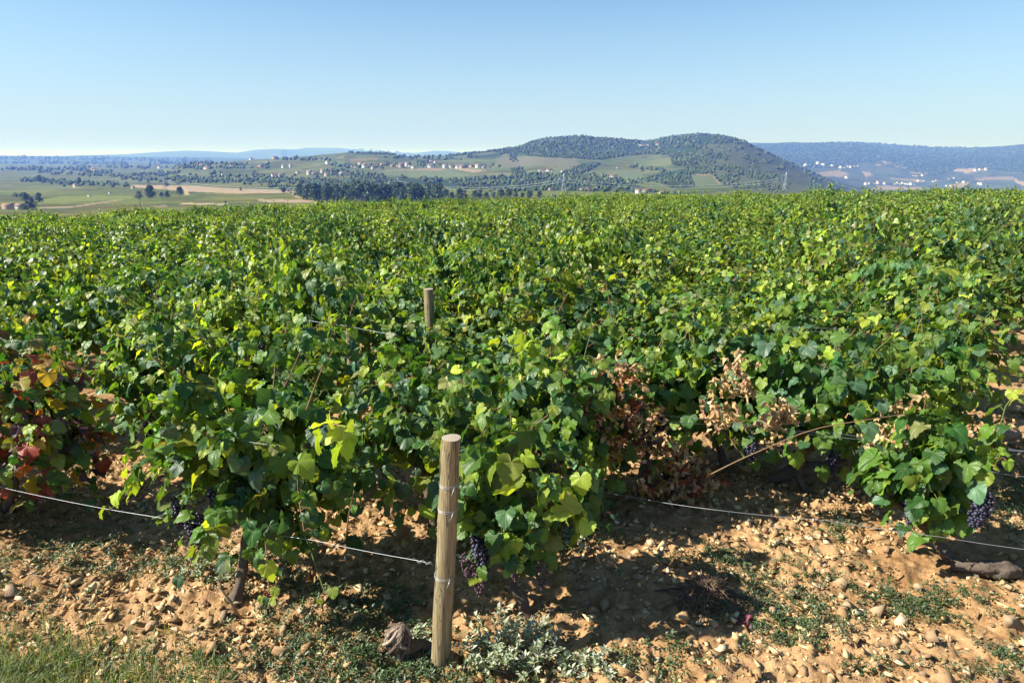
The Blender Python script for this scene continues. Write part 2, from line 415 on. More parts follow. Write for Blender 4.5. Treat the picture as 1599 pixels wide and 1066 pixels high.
LC = (GB_*(1-fr_)+GF_*fr_)*(0.75+.5*hn[..., None]); LC = np.where((RS[None, :, None] > 2600) & (QS[:, None, None] > 1150), LC*[.72, .75, .9], LC)
LC = LC*(1-.35*sstep(.5, .62, hn2)[..., None])
alpha = np.ones(hn.shape)
PLOTS = [  # (colour, corners)
 (TAN, [(205, 289), (300, 290), (345, 294), (420, 296.5), (500, 299), (440, 301.5), (360, 302), (300, 299.5), (205, 295.5)]),
 (TAN*1.15, [(283, 292), (292, 296), (296, 304), (289, 305)]),
 (TAN*1.2, [(285, 317), (358, 318), (352, 320), (280, 319.5)]),
 (TAN*.95, [(405, 311), (470, 312), (500, 314), (540, 317), (420, 316), (400, 313)]),
 (TAN*.9, [(452, 300), (470, 309), (462, 309)]),
 (TAN, [(115, 290), (122, 289), (124, 293), (113, 294)]),
 (TAN*.8, [(60, 324), (120, 321), (190, 311), (193, 312.5), (118, 323.5), (60, 327)]),
 (TAN*.7, [(150, 333), (215, 325), (260, 320), (262, 322), (220, 327.5), (170, 333)]),
 (GREEN*1.15, [(100, 306), (210, 305), (205, 311), (60, 318), (40, 315)]),
 (GREEN*.7, [(50, 286), (120, 288), (118, 290), (50, 289)]),
 (GREEN*.7, [(130, 289), (230, 294), (280, 298), (270, 299.5), (200, 296), (130, 292)]),
 (TAN*.75, [(600, 266), (680, 262), (700, 265), (650, 270), (615, 272)]),
 (TAN*.85, [(715, 262), (760, 266), (740, 270), (712, 265)]),
 (np.array([.125, .122, .07]), [(783, 244), (860, 246), (900, 247), (905, 258), (880, 262), (850, 258), (800, 262), (770, 260)]),
 (TAN*.7, [(525, 247), (538, 243), (536, 247)]), (TAN*.6, [(545, 249), (590, 247), (590, 250), (548, 251)]),
 (GF_[0, 0]*1.25, [(590, 267), (700, 266), (735, 272), (720, 279), (640, 277), (600, 273)]),
 (GF_[0, 0]*1.2, [(945, 268), (1000, 267), (1005, 276), (1040, 290), (1000, 285), (960, 278)]),
 (TAN*.6, [(840, 268), (862, 269), (860, 273), (840, 272)]),
 (TAN*.75, [(1085, 273), (1110, 270), (1127, 287), (1122, 287), (1108, 273), (1088, 276)]),
 (GF_[0, 0]*1.1, [(1080, 274), (1110, 273), (1124, 289), (1085, 290)]),
 (GF_[0, 0]*1.1, [(1050, 245), (1082, 247), (1080, 253), (1050, 251)]),
 (GREEN*.95, [(690, 296), (800, 296), (1000, 300), (1050, 304), (830, 306), (690, 303)]),
 (TAN*.8, [(718, 298), (730, 299), (728, 302), (722, 301)]),
 # open plots on the far blue ridge
 (TAN, [(1360, 252), (1390, 253), (1420, 262), (1400, 261)]), (TAN*.9, [(1365, 255), (1392, 262), (1370, 260)]),
 (TAN*.9, [(1345, 266), (1365, 272), (1352, 277)]), (TAN*.85, [(1300, 268), (1330, 272), (1310, 277), (1290, 274)]),
 (TAN*.8, [(1270, 270), (1310, 266), (1325, 270), (1285, 277)]), (TAN*.8, [(1390, 278), (1440, 281), (1440, 284), (1390, 280)]),
 (TAN*.8, [(1425, 268), (1450, 271), (1420, 270)]), (TAN*1.0, [(1490, 264), (1520, 262), (1540, 265), (1512, 270), (1488, 268)]),
 (TAN*.8, [(1370, 290), (1440, 292), (1440, 296), (1360, 297)]), (TAN*.8, [(1480, 289), (1515, 284), (1505, 293), (1480, 295)]),
 (TAN*1.0, [(1583, 281), (1600, 283), (1600, 290), (1590, 288)]), (TAN*.7, [(1520, 278), (1580, 276), (1590, 280), (1530, 282)]),
]
WOODS = [  # outlines of woodland on the slopes
 [(770, 238), (820, 228), (850, 218), (910, 213), (1000, 221), (1010, 222), (1050, 214), (1090, 209), (1130, 213), (1160, 221), (1210, 244), (1290, 279), (1340, 300), (1180, 302), (1130, 290), (1110, 272), (1080, 271), (1075, 262), (1050, 258), (1045, 242), (1010, 241), (950, 247), (940, 250), (860, 246), (815, 243), (790, 240)],
 [(905, 258), (938, 256), (930, 262), (900, 275), (870, 273)], [(1000, 280), (1030, 272), (1075, 262), (1085, 292), (1050, 295), (1040, 287), (1005, 284)],
 [(790, 277), (840, 270), (870, 276), (940, 279), (1000, 290), (1010, 302), (860, 298), (760, 300), (700, 293), (560, 288), (540, 280), (600, 277), (720, 281)],
 [(555, 234), (640, 241), (600, 241), (540, 239)], [(728, 243), (770, 241), (790, 240), (770, 247), (730, 247)], [(796, 242), (815, 244), (815, 250), (800, 254), (795, 250)],
 [(797, 262), (815, 262), (822, 270), (800, 272)], [(650, 252), (672, 250), (672, 258), (655, 259)],
 [(1170, 226), (1340, 222), (1450, 229), (1560, 231), (1599, 227), (1640, 223), (1640, 272), (1500, 262), (1460, 275), (1420, 268), (1380, 258), (1350, 253), (1320, 262), (1260, 262), (1215, 247)],
]
for poly in WOODS:
    mk = inpoly(VPX, VPY, poly) & (RS[None] > 300); LC[mk] = WOOD; alpha[mk] = 0
FLANK = [(1100, 226), (1160, 222), (1210, 244), (1290, 279), (1340, 300), (1180, 302), (1130, 291), (1112, 270), (1090, 255), (1085, 240)]
mk = inpoly(VPX, VPY, FLANK) & (RS[None] > 300); LC[mk] = np.array([.075, .085, .04])*(.6+.8*hn2[mk][:, None])
for c, poly in PLOTS:
    mk = inpoly(VPX, VPY, poly) & (RS[None] > 300); LC[mk] = c; alpha[mk] = 0
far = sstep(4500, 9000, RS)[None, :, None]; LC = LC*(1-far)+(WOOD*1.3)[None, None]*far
V, F = grid_mesh('', XX, YY, ZZ, None); F = F[:, ::-1]
ci = F[:, 0]//len(RS); ri = F[:, 0] % len(RS); fq = QS[ci]; fr = RS[ri]
zvb = np.interp(fr, ZV_R, ZV_Z); zf = ZZ.ravel()[F[:, 0]]
name_of = np.zeros(len(F), int)
name_of[(fr > 950) & (fr < 6000) & (fq > 300) & (fq < 1460) & (zf > zvb+9)] = 1
name_of[(fr > 3600) & (fr < 12500) & (fq > 1000)] = 2
name_of[(fr > 12000) & (fq > 60) & (fq < 900)] = 3
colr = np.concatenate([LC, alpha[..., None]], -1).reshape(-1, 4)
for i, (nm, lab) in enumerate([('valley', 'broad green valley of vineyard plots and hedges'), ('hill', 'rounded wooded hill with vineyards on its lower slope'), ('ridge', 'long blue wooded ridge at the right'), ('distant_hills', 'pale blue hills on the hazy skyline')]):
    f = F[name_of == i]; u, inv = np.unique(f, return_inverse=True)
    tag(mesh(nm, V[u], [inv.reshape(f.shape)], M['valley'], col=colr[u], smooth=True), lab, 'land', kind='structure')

# ------------------------------------------------------------------ leaf blades
def outline(rng=None, lobes=1.0):
    h = [(.05, -.10), (.14, -.24), (.25, -.30), (.31, -.26), (.41, -.27), (.46, -.19), (.55, -.14), (.56, -.03), (.63, .07), (.58, .17), (.56, .25),
         (.60, .36), (.54, .44), (.51, .53), (.42, .57), (.38, .67), (.29, .72), (.24, .82), (.14, .86), (.08, .93)]
    h = np.array(h)
    r = np.hypot(*h.T); k = 1+(r/r.max()-.8)*(lobes-1); h = h*k[:, None]
    if rng is not None: h = h*(1+rng.normal(0, .035, h.shape))
    l = h[::-1]*[-1, 1]
    return np.concatenate([h, [[0, 1.0]], l])
def blade_hi(rng, curl=1.0):
    o = outline(rng, rng.uniform(.9, 1.15)); n = len(o)
    V2 = np.concatenate([[[0, 0]], o*.36, o*.7, o]); V2[1+n:1+2*n] = o*.7
    x, y = V2.T; rr = np.hypot(x, y-.2); th = np.arctan2(x, y)
    fold, cup, wav, ph = rng.uniform(.1, .55), rng.uniform(.1, .5)*curl, rng.uniform(.03, .09)*curl, rng.uniform(0, 6)
    z = fold*np.abs(x)*.7 - cup*rr**2 + wav*np.sin(5*th+ph)*rr*1.5 - rng.uniform(0, .35)*np.maximum(y, 0)**2 + .05*np.cos(th*360/42)*rr
    if curl > 1.5: z += .3*np.sin(3*th+ph*2)*rr; 
    V = np.stack([x*(1-.15*fold-(.35 if curl > 1.5 else 0)), y, z], 1)
    j = np.arange(n-1)
    T = np.stack([0*j, 1+j+1, 1+j], 1)
    Q = np.concatenate([np.stack([1+k*n+j, 1+k*n+j+1, 1+(k+1)*n+j+1, 1+(k+1)*n+j], 1) for k in (0, 1)])
    return V, T[:, ::-1][:, [0, 1, 2]], Q[:, ::-1], V2
def blade_mid(rng):
    o = np.array([(.10, -.22), (.42, -.22), (.56, .08), (.50, .22), (.55, .42), (.32, .62), (0, 1), (-.32, .62), (-.55, .42), (-.50, .22), (-.56, .08), (-.42, -.22), (-.10, -.22)])
    o = o*(1+rng.normal(0, .05, o.shape)); V2 = np.concatenate([[[0, 0]], o]); x, y = V2.T
    z = rng.uniform(.1, .5)*np.abs(x) - rng.uniform(.1, .5)*(x*x+(y-.2)**2) + rng.normal(0, .04, len(x))
    j = np.arange(len(o)-1)
    return np.stack([x, y, z], 1), np.stack([0*j, 1+j, 2+j], 1), np.zeros((0, 4), int), V2
def blade_far(rng):
    V2 = np.array([(0, -.15), (.5, -.12), (.5, .45), (0, 1), (-.5, .45), (-.5, -.12)]); x, y = V2.T
    z = rng.uniform(.1, .5)*np.abs(x) - rng.uniform(.1, .5)*np.maximum(y, 0)**2
    return np.stack([x, y, z], 1), np.zeros((0, 3), int), np.array([[0, 1, 2, 3], [3, 4, 5, 0]]), V2
def fixw(b):                                       # make the upper side face +z
    V, T, Q, U = b
    def fl(F):
        if len(F) == 0: return F
        a = V[F[:, 1], :2]-V[F[:, 0], :2]; c = V[F[:, 2], :2]-V[F[:, 0], :2]
        s = a[:, 0]*c[:, 1]-a[:, 1]*c[:, 0]; F = F.copy(); F[s < 0] = F[s < 0][:, ::-1]; return F
    return V, fl(T), fl(Q), U
BL = {0: [fixw(blade_hi(R)) for _ in range(8)], 1: [fixw(blade_mid(R)) for _ in range(6)], 2: [fixw(blade_far(R)) for _ in range(4)], 'dry': [fixw(blade_hi(R, 2.2)) for _ in range(6)]}

PAL = {   # real leaf colours (reflected), last number how much light they pass
 'deep': (.032, .094, .018, .75), 'mid': (.083, .165, .024, .85), 'fresh': (.195, .275, .036, .95), 'lime': (.34, .42, .05, .95),
 'blue': (.060, .128, .062, .65), 'yellow': (.40, .29, .04, .9), 'olive': (.19, .20, .055, .8), 'red': (.23, .045, .026, .7), 'purple': (.075, .03, .035, .4),
 'orange': (.38, .14, .03, .8), 'dry': (.56, .38, .19, .3), 'drydark': (.33, .19, .09, .3), 'pink': (.48, .26, .14, .3)}
MIX = dict(
 green=[('deep', 3.0), ('mid', 5), ('fresh', 2.4), ('blue', 1.7), ('lime', .4), ('olive', .25)],
 light=[('deep', 1.2), ('mid', 3), ('fresh', 4), ('blue', .6), ('lime', 1.5), ('olive', 2.0), ('yellow', .02)],  # lime and olive shares stand in for sunlight glowing through leaves
 autumn=[('deep', 2.6), ('mid', 2.4), ('olive', 1.4), ('yellow', .8), ('red', 1.2), ('orange', .7), ('purple', 2.0), ('fresh', .8)],
 dry=[('dry', 5), ('drydark', 1.6), ('pink', .6)],
 reddry=[('dry', 3), ('drydark', 1.8), ('pink', 1.6), ('red', 2.2), ('orange', .8), ('purple', .8), ('yellow', .3)],
 young=[('lime', 3), ('fresh', 3)],
 dark=[('deep', 5), ('blue', 3), ('mid', 2.5), ('fresh', .5), ('olive', .3)],
 lush=[('fresh', 5), ('lime', 1.8), ('mid', 3), ('olive', .4)])
def palette(mix, n, rng):
    k, p = zip(*MIX[mix]); p = np.array(p)/sum(p)
    c = np.array([PAL[a] for a in k])[rng.choice(len(k), n, p=p)]
    c = c*np.concatenate([rng.lognormal(0, .18, (n, 1))*rng.lognormal(0, .06, (n, 3)), np.ones((n, 1))], 1)
    return np.clip(c, 0, .98)
def frames(tip, nor, rng, n):
    Yv = nrm(tip); Zv = nor - (nor*Yv).sum(1, keepdims=True)*Yv; Zv = nrm(Zv); Xv = np.cross(Yv, Zv)
    return np.stack([Xv, Yv, Zv], -1)
def leaves_mesh(P, Mx, size, col, lod, rng):
    """all blades of one plant as arrays"""
    B = BL[lod]; k = rng.integers(0, len(B), len(P)); VV = []; TT = []; QQ = []; CC = []; UU = []; n = 0
    for i, (V, T, Q, U) in enumerate(B):
        s = k == i; c = s.sum()
        if not c: continue
        m = Mx[s]*size[s][:, None, None]
        v = P[s][:, None]+np.einsum('nij,kj->nki', m, V); VV.append(v.reshape(-1, 3))
        off = (np.arange(c)*len(V))[:, None, None]+n
        if len(T): TT.append((T[None]+off).reshape(-1, 3))
        if len(Q): QQ.append((Q[None]+off).reshape(-1, 4))
        CC.append(np.repeat(col[s], len(V), 0)); UU.append(np.tile(U, (c, 1))); n += c*len(V)
    F = [np.concatenate(a) for a in (TT, QQ) if a]
    return np.concatenate(VV), F, np.concatenate(CC), np.concatenate(UU)

# ------------------------------------------------------------------ grapes
def bunch_arrays(rng, L=.15, W=.045, n=60, col=((.010, .011, .026, 1), (.016, .018, .038, 1), (.025, .010, .024, 1), (.045, .052, .085, 1)), r=.0085):
    t = rng.random(n)**.8; prof = np.interp(t, [0, .2, .5, 1], [.55, 1, .8, .15])
    a = rng.random(n)*2*pi; rr = W*prof*np.sqrt(rng.uniform(.35, 1, n))
    P = np.stack([rr*np.cos(a), rr*np.sin(a), -t*L-.02], 1)
    for _ in range(12):                            # push the berries apart
        d = P[:, None]-P[None]; l = np.linalg.norm(d, axis=-1)+np.eye(n); o = np.clip(2*r*.92-l, 0, None)*(1-np.eye(n))
        P = P+.5*(d/l[..., None]*o[..., None]).sum(1)*.6
    s = r*rng.uniform(.85, 1.1, n); V0, F0 = ICO[1]
    V, F = many(V0, F0, P, np.eye(3)[None]*s[:, None, None])
    c = np.array(col)[rng.integers(0, len(col), n)]
    return V, F, np.repeat(c, len(V0), 0)
def bunch_mesh(name, rng, **k):
    V, F, C = bunch_arrays(rng, **k)
    o = mesh(name, V, [F], M['grape'], col=C, smooth=True); me = o.data; bpy.data.objects.remove(o); return me
BUNCH = [bunch_mesh('grape_bunch', R, L=.11+.025*i, W=.036, n=85+18*i) for i in range(3)]
GREENB = bunch_mesh('grape_bunch', R, L=.09, W=.032, n=40, col=((.20, .30, .035, 1), (.26, .36, .05, 1)), r=.0085)
DRYB = bunch_mesh('grape_bunch', R, L=.14, W=.04, n=60, col=((.06, .022, .03, 1), (.09, .04, .04, 1), (.04, .015, .02, 1)), r=.0062)

# ------------------------------------------------------------------ grapevines
BARKC = (.115, .085, .062, 1); CANEC = (.19, .105, .055, 1)
def vine_arrays(seed, H=.95, sx=.52, sy=.42, shoots=15, per=17, leaf=.074, mix='green', lod=0, skirt=.35, head=.32, lean=(0, 0), extra=90, low=.22, laterals=True):
    rng = np.random.default_rng(seed)
    tr = MB(); NZ = 26 if lod == 0 else 9; zz = np.linspace(-.06, head, NZ)
    wob = np.stack([np.interp(zz, np.linspace(-.06, head, 6), np.cumsum(rng.normal(0, .016, 6))) for _ in (0, 1)], 1); wob -= wob[NZ//6]
    P = np.stack([wob[:, 0]+lean[0]*np.clip(zz/head, 0, 1), wob[:, 1]+lean[1]*np.clip(zz/head, 0, 1), zz], 1)
    K = 14 if lod == 0 else 6
    tr.tube(P, np.interp(zz, [-.06, .02, .5*head, head], [.034, .024, .018, .024])*np.interp(zz, np.linspace(-.06, head, 8), rng.uniform(.8, 1.3, 8)), K, BARKC)
    if lod == 0:
        W = tr.V[0]; th = np.arange(K)*2*pi/K
        for i in range(NZ):
            q = slice(i*K, i*K+K); f = 1+.55*(fbm(np.cos(th)*1.7+seed, np.sin(th)*1.7+zz[i]*9, seed % 50, 3)-.5)*2+.10*np.sin(4*th+zz[i]*22)
            W[q] = P[i]+(W[q]-P[i])*f[:, None]
    top = P[-1]; arms = []
    for a in range(4):
        an = a*pi/2+rng.uniform(-.5, .5); d = np.array([cos(an)*1.4, sin(an)*.7, .8])*rng.uniform(.08, .14)
        Q = np.array([top-[0, 0, .02], top+d*.5+[0, 0, -.015], top+d]); arms.append(Q[-1])
        tr.tube(Q, [.018, .015*rng.uniform(.8, 1.3), .011], 7, BARKC)
    ca = MB(); LP, LT, LN, LS, LC_ = [], [], [], [], []
    for s in range(shoots):
        a = arms[s % 4]; droop = rng.random() < skirt
        an = rng.uniform(0, 2*pi); rad = np.sqrt(rng.uniform(.1, 1))
        out = np.array([cos(an)*sx*rad, sin(an)*sy*rad, 0])
        if droop: end = a*[1, 1, 0]*.5 + out*1.25/max(rad, .5)*.8 + [0, 0, rng.uniform(low, .55*H)]; midp = (a+end)/2+[0, 0, rng.uniform(.10, .32)]
        else: end = a*[.6, .6, 0] + out + [0, 0, H*(rng.uniform(.74, 1.02) if rng.random() < .68 else rng.uniform(1.0, 1.32))-.22*H*rad**2]; midp = a*.5+end*.5 + out*rng.uniform(-.1, .3)+[0, 0, rng.uniform(.0, .14)]
        t = np.linspace(0, 1, 9)[:, None]; C = (1-t)**2*a+2*t*(1-t)*midp+t*t*end
        C = C+np.cumsum(rng.normal(0, .008, C.shape), 0)
        ca.tube(C, np.linspace(.0048, .0022, 9), 5 if lod == 0 else 3, CANEC if rng.random() < .6 else (.12, .15, .04, 1), cap=False)
        m = int(per*rng.uniform(.8, 1.2)); tt = np.sort(rng.uniform(.12, 1, m)); tt[-1] = 1
        pos = np.stack([np.interp(tt*8, np.arange(9), C[:, i]) for i in range(3)], 1)
        rad_ = pos-np.array([0, 0, .35*H]); rad_[:, 2] *= .5; rad_ = nrm(rad_)
        dirs = nrm(rng.normal(size=(m, 3))+rad_*.9+[0, 0, .2]); pl = rng.uniform(.03, .10, m)*(1.1-.6*tt)
        base = pos; pos = pos+dirs*pl[:, None]
        if lod == 0:
            for i in range(0, m): ca.tube([base[i], (base[i]+pos[i])/2+[0, 0, .012], pos[i]], [.0016, .0013, .0012], 3, (.16, .17, .05, 1) if rng.random() < .6 else (.25, .09, .06, 1), cap=False)
        tip = dirs*[1, 1, .4]*.7+[0, 0, -.75]+rng.normal(0, .38, (m, 3)); nor = rad_*.55+[0, 0, .6]+SUNW*.35+rng.normal(0, .42, (m, 3))
        sz = leaf*np.interp(tt, [0, .35, .8, 1], [1.0, 1.08, .75, .42])*rng.uniform(.7, 1.2, m)
        c = palette(mix, m, rng); yo = (tt > .86) & (rng.random(m) < .42) & (mix in ('green', 'light', 'dark', 'lush')); c[yo] = palette('young', yo.sum(), rng)
        LP.append(pos); LT.append(tip); LN.append(nor); LS.append(sz); LC_.append(c)
    if extra:                                      # short lateral shoots fill the crown
        g = extra; an = rng.uniform(0, 2*pi, g); rd = np.sqrt(rng.uniform(.3, 1, g)); h = rng.uniform(max(low, .2), H*.93, g)
        br = np.interp(h/H, [0, .3, .6, 1], [.55, .95, 1, .55])
        pos = np.stack([np.cos(an)*sx*rd*br+lean[0], np.sin(an)*sy*rd*br+lean[1], h], 1); rad_ = nrm(np.stack([np.cos(an), np.sin(an), .25+0*an], 1))
        LP.append(pos); LT.append(rad_*.6+[0, 0, -.7]+rng.normal(0, .4, (g, 3))); LN.append(rad_*.7+[0, 0, .5]+SUNW*.3+rng.normal(0, .4, (g, 3)))
        LS.append(leaf*rng.uniform(.45, 1.1, g)); LC_.append(palette(mix, g, rng))
    P, T, N, s, c = (np.concatenate(a) for a in (LP, LT, LN, LS, LC_))
    ok = P[:, 2] > .05; P, T, N, s, c = P[ok], T[ok], N[ok], s[ok], c[ok]
    return tr, ca, leaves_mesh(P, frames(T, N, rng, len(P)), s, c, lod, rng)
SUNW = SUN.copy()
def vine(seed, loc, label, rz=0, group=None, bunches=(), bright=(), dry=0, dry_at=(0, 0, .6), dry_r=(.2, .15, .15), dry_mix='dry', **k):
    root = empty('grapevine', loc, rz); tag(root, label, 'grapevine', group)
    tr, ca, (V, F, C, U) = vine_arrays(seed, **k); lod = k.get('lod', 0)
    tr.build('trunk', M['bark'], root, True); ca.build('canes', M['cane'], root, True)
    mesh('foliage', V, F, M['leaf'] if lod == 0 else M['leaf_plain'], root, C, U, smooth=(lod == 0))
    rng = np.random.default_rng(seed+99)
    for b in bunches:
        kind = b[3] if len(b) > 3 else rng.integers(0, 3)
        me = {'g': GREENB, 'd': DRYB}.get(kind) or BUNCH[kind]
        o = link('grape_bunch', me, root, b[:3], rng.uniform(0, 6)); o.scale = (rng.uniform(.75, 1.0),)*3
        if kind == 'g': o['label'] = 'small unripe lime green grape bunch'
        if kind == 'd': o['label'] = 'shrivelled purple brown grape bunch'
    if bright:
        P = np.concatenate([np.array(q[:3])+rng.normal(0, .05, (q[3], 3)) for q in bright]); n = len(P)
        V, F, C, U = leaves_mesh(P, frames(rng.normal(0, .5, (n, 3))+[0, -.3, -.7], rng.normal(0, .4, (n, 3))+SUNW*.6+[0, -.3, .3], rng, n), rng.uniform(.05, .085, n), palette('young', n, rng), 0, rng)
        mesh('young_leaves', V, F, M['leaf'], root, C, U, smooth=True)['label'] = 'bright yellow green young leaves'
    if dry:
        spots = dry_at if isinstance(dry_at[0], (tuple, list)) else [dry_at]
        P = np.concatenate([np.array(s)+rng.normal(size=(dry, 3))*np.array(dry_r)*.55 for s in spots]); n = len(P)
        V, F, C, U = leaves_mesh(P, frames(rng.normal(0, .6, (n, 3))+[0, 0, -.8], rng.normal(0, .6, (n, 3))+SUNW*.5, rng, n), rng.uniform(.026, .052, n), palette(dry_mix, n, rng), 'dry', rng)
        o = mesh('withered_leaves', V, F, M['leaf'], root, C, U, smooth=True); o['label'] = 'curled brown withered leaves'
    return root

ROW = -.40; ROWA = math.atan(ROW); DY = 1.32
p0 = G(690, 1035)
def rowpt(k, X, off=0): return np.array([X, p0[1]+ROW*(X-p0[0])+DY*k+off])
taken = []
def put(px, py):
    p = onsoil(px, py); taken.append(p[:2]); return p
def at(x, y): taken.append(np.array([x, y])); return np.array([x, y, gz(x, y)])
GROUPN = 'grapevines at the front edge of the field'
# front vines, one by one
def near(base, *spots):
    """spots (px, py, how far in front of the trunk) in a vine's own frame"""
    out = []
    for px, py, dy in spots:
        d = atY(px, py, base[1]-dy)-base; c, q = cos(-ROWA), sin(-ROWA); out.append((d[0]*c-d[1]*q, d[0]*q+d[1]*c, d[2]))
    return out
A = put(370, 948)
vine(1, A, 'bushy green grapevine on a thin bare trunk left of the wooden post', ROWA, bright=[q+(4,) for q in near(A, (512, 690, .28), (530, 672, .28))], bunches=[(-.26, .0, .46), (-.16, -.02, .42), (.24, .06, .48), (.02, -.06, .58), (.16, .05, .44)],
     H=1.0, sx=.52, sy=.35, shoots=34, per=22, leaf=.078, skirt=.45, low=.28, head=.40, extra=300, lean=(.0, .16))
B = put(822, 962)
vine(2, B, 'sparse grapevine hung with dark and green grapes right behind the wooden post', ROWA, bunches=[(-.17, -.10, .46, 2), (-.14, -.12, .40, 1), (.02, -.14, .42, 'g'), (.10, -.10, .36, 'd'), (-.22, -.10, .32, 'd'), (-.17, -.09, .26, 'd'), (-.01, -.10, .35, 'd')],
     bright=[(.2, -.1, .62, 5), (-.02, -.16, .78, 4)], H=.88, sx=.23, sy=.26, shoots=15, per=18, leaf=.088, skirt=.3, low=.26, head=.26, extra=45, lean=(-.07, .03), mix='green')
Cc = put(1490, 885)
vine(3, Cc, 'low green grapevine with blue grapes standing alone at the right', ROWA, bunches=[(-.22, -.10, .36, 1), (.03, -.14, .46, 2), (.0, -.16, .40, 0)],
     H=.76, sx=.16, sy=.20, shoots=17, per=16, leaf=.078, skirt=.35, low=.18, head=.24, extra=90, lean=(-.20, -.02))
D = put(15, 806)
vine(4, D, 'grapevine with red, yellow and purple autumn leaves at the left edge', ROWA, bunches=[(.18, -.2, .36, 'd'), (.05, -.22, .40, 0), (-.1, -.2, .36, 'd')],
     H=.95, sx=.55, sy=.40, shoots=34, per=21, leaf=.078, mix='autumn', skirt=.5, low=.14, extra=330, lean=(.17, 0))
E1 = put(1005, 752)
vine(5, E1, 'grapevine with withered brown leaves and reddish foliage in the second row', ROWA, bunches=[(.17, -.24, .28, 0), (.24, -.22, .26, 1), (.20, -.26, .22, 'd'), (.30, -.22, .25, 'd'), (.0, -.22, .46, 0), (-.12, -.24, .5, 1), (-.2, -.2, .36, 'd')],
     H=.93, sx=.52, sy=.38, shoots=28, per=20, leaf=.076, skirt=.35, low=.26, extra=240, dry=34, dry_at=near(E1, (905, 640, .60), (945, 640, .60), (925, 668, .60), (985, 640, .60), (1060, 715, .40), (1075, 745, .42), (1085, 765, .43), (1045, 735, .42), (1100, 745, .44), (1020, 760, .42), (960, 695, .43), (990, 690, .40), (975, 590, .60), (940, 690, .58), (1010, 650, .56), (1030, 700, .52)), dry_r=(.10, .06, .08), dry_mix='reddry')
E2 = put(1255, 770)
vine(6, E2, 'grapevine with a column of crisp brown leaves over an old thick trunk', ROWA, bunches=[(-.3, -.3, .42, 0), (.1, -.28, .42, 1), (.3, -.25, .40, 0)],
     H=1.0, sx=.56, sy=.40, shoots=32, per=20, leaf=.078, mix='green', skirt=.4, low=.24, head=.30, extra=280, dry=24, dry_at=near(E2, (1150, 575, .45), (1145, 610, .46), (1125, 640, .46), (1205, 655, .46), (1225, 645, .44), (1110, 660, .46), (1385, 680, .46), (1420, 640, .42)), dry_r=(.075, .05, .075), dry_mix='dry')
F1 = at(*rowpt(1, -.42, -.28))
vine(7, F1, 'dense green grapevine in the second row straight behind the wooden post', ROWA, H=1.0, sx=.60, sy=.50, shoots=36, per=22, skirt=.5, low=.10, extra=340)
vine(8, at(*rowpt(1, -1.35)), 'dense green grapevine in the second row behind the bushy vine on the left', ROWA, H=1.02, sx=.58, sy=.48, shoots=34, per=22, low=.12, extra=300)
vine(9, at(*rowpt(1, -2.25)), 'dark green grapevine in the second row beside the autumn coloured vine', ROWA, H=.96, sx=.56, sy=.45, shoots=30, per=21, low=.14, extra=260, bunches=[(.1, -.3, .4, 0)])
vine(10, at(*rowpt(1, .24, .05)), 'leafy grapevine in the second row between the post and the withered vine', ROWA, H=.97, sx=.40, sy=.42, shoots=30, per=21, skirt=.45, low=.18, extra=260, bright=[(-.1, -.2, .98, 10)], dry=5, dry_at=[(.3, -.2, .92)], dry_r=(.06, .05, .1), bunches=[(.1, -.36, .5, 'd')])
vine(12, at(*rowpt(0, -3.25)), 'green and yellow grapevine cut off by the left edge of the picture', ROWA, H=.95, sx=.5, sy=.42, shoots=24, per=19, mix='autumn', extra=180)
vine(14, put(1130, 742), 'leafy grapevine filling the gap between the two withered vines', ROWA, H=.95, sx=.42, sy=.36, shoots=26, per=20, skirt=.4, low=.28, extra=220, bunches=[(.0, -.3, .42, 0)])
vine(15, put(1392, 728), 'dark green grapevine in shade just behind the lone low vine', ROWA, H=.98, sx=.45, sy=.40, shoots=28, per=20, skirt=.4, low=.26, extra=240)

# ordinary vines of the carpet: rows receding from the camera
spots = []
for k in range(0, 36):
    x = -36.0
    while x < 36:
        x += .88*R.uniform(.88, 1.12)/math.hypot(1, ROW)
        y = rowpt(k, x, R.normal(0, .09))[1]
        r = math.hypot(x, y)
        if y < 1.6 or r > 43.5 or abs(x) > .80*y+1.2: continue
        if k == 0 and x > -3.4: continue
        if k == 1 and x > -2.6: continue
        if k == 2 and x > 3.6: continue
        if k > 2 and R.random() < .07: continue
        if any((x-a[0])**2+(y-a[1])**2 < .36 for a in taken): continue
        spots.append((r, x, y, k))
spots.sort()
NEAR_R = 5.6
protos = []
for i in range(14):
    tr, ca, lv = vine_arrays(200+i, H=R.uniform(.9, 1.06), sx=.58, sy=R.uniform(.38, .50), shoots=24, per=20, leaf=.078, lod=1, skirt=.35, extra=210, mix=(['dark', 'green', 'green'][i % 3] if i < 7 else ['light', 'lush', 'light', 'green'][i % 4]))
    o = [tr.build('trunk', M['bark'], None, True).data, ca.build('canes', M['cane'], None, True).data, mesh('foliage', lv[0], lv[1], M['leaf_plain'], None, lv[2], lv[3]).data]
    protos.append(o)
for o in [o for o in COL.objects if o.name.split('.')[0] in ('trunk', 'canes', 'foliage') and o.parent is None]: bpy.data.objects.remove(o)
hprotos = []
for i in range(10):
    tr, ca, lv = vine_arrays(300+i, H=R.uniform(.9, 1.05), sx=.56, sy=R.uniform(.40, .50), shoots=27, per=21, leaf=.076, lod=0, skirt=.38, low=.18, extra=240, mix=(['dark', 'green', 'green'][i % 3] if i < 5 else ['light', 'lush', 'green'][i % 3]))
    o = [tr.build('trunk', M['bark'], None, True).data, ca.build('canes', M['cane'], None, True).data, mesh('foliage', lv[0], lv[1], M['leaf'], None, lv[2], lv[3], True).data]
    hprotos.append(o)
for o in [o for o in COL.objects if o.name.split('.')[0] in ('trunk', 'canes', 'foliage') and o.parent is None]: bpy.data.objects.remove(o)
NIND = 285
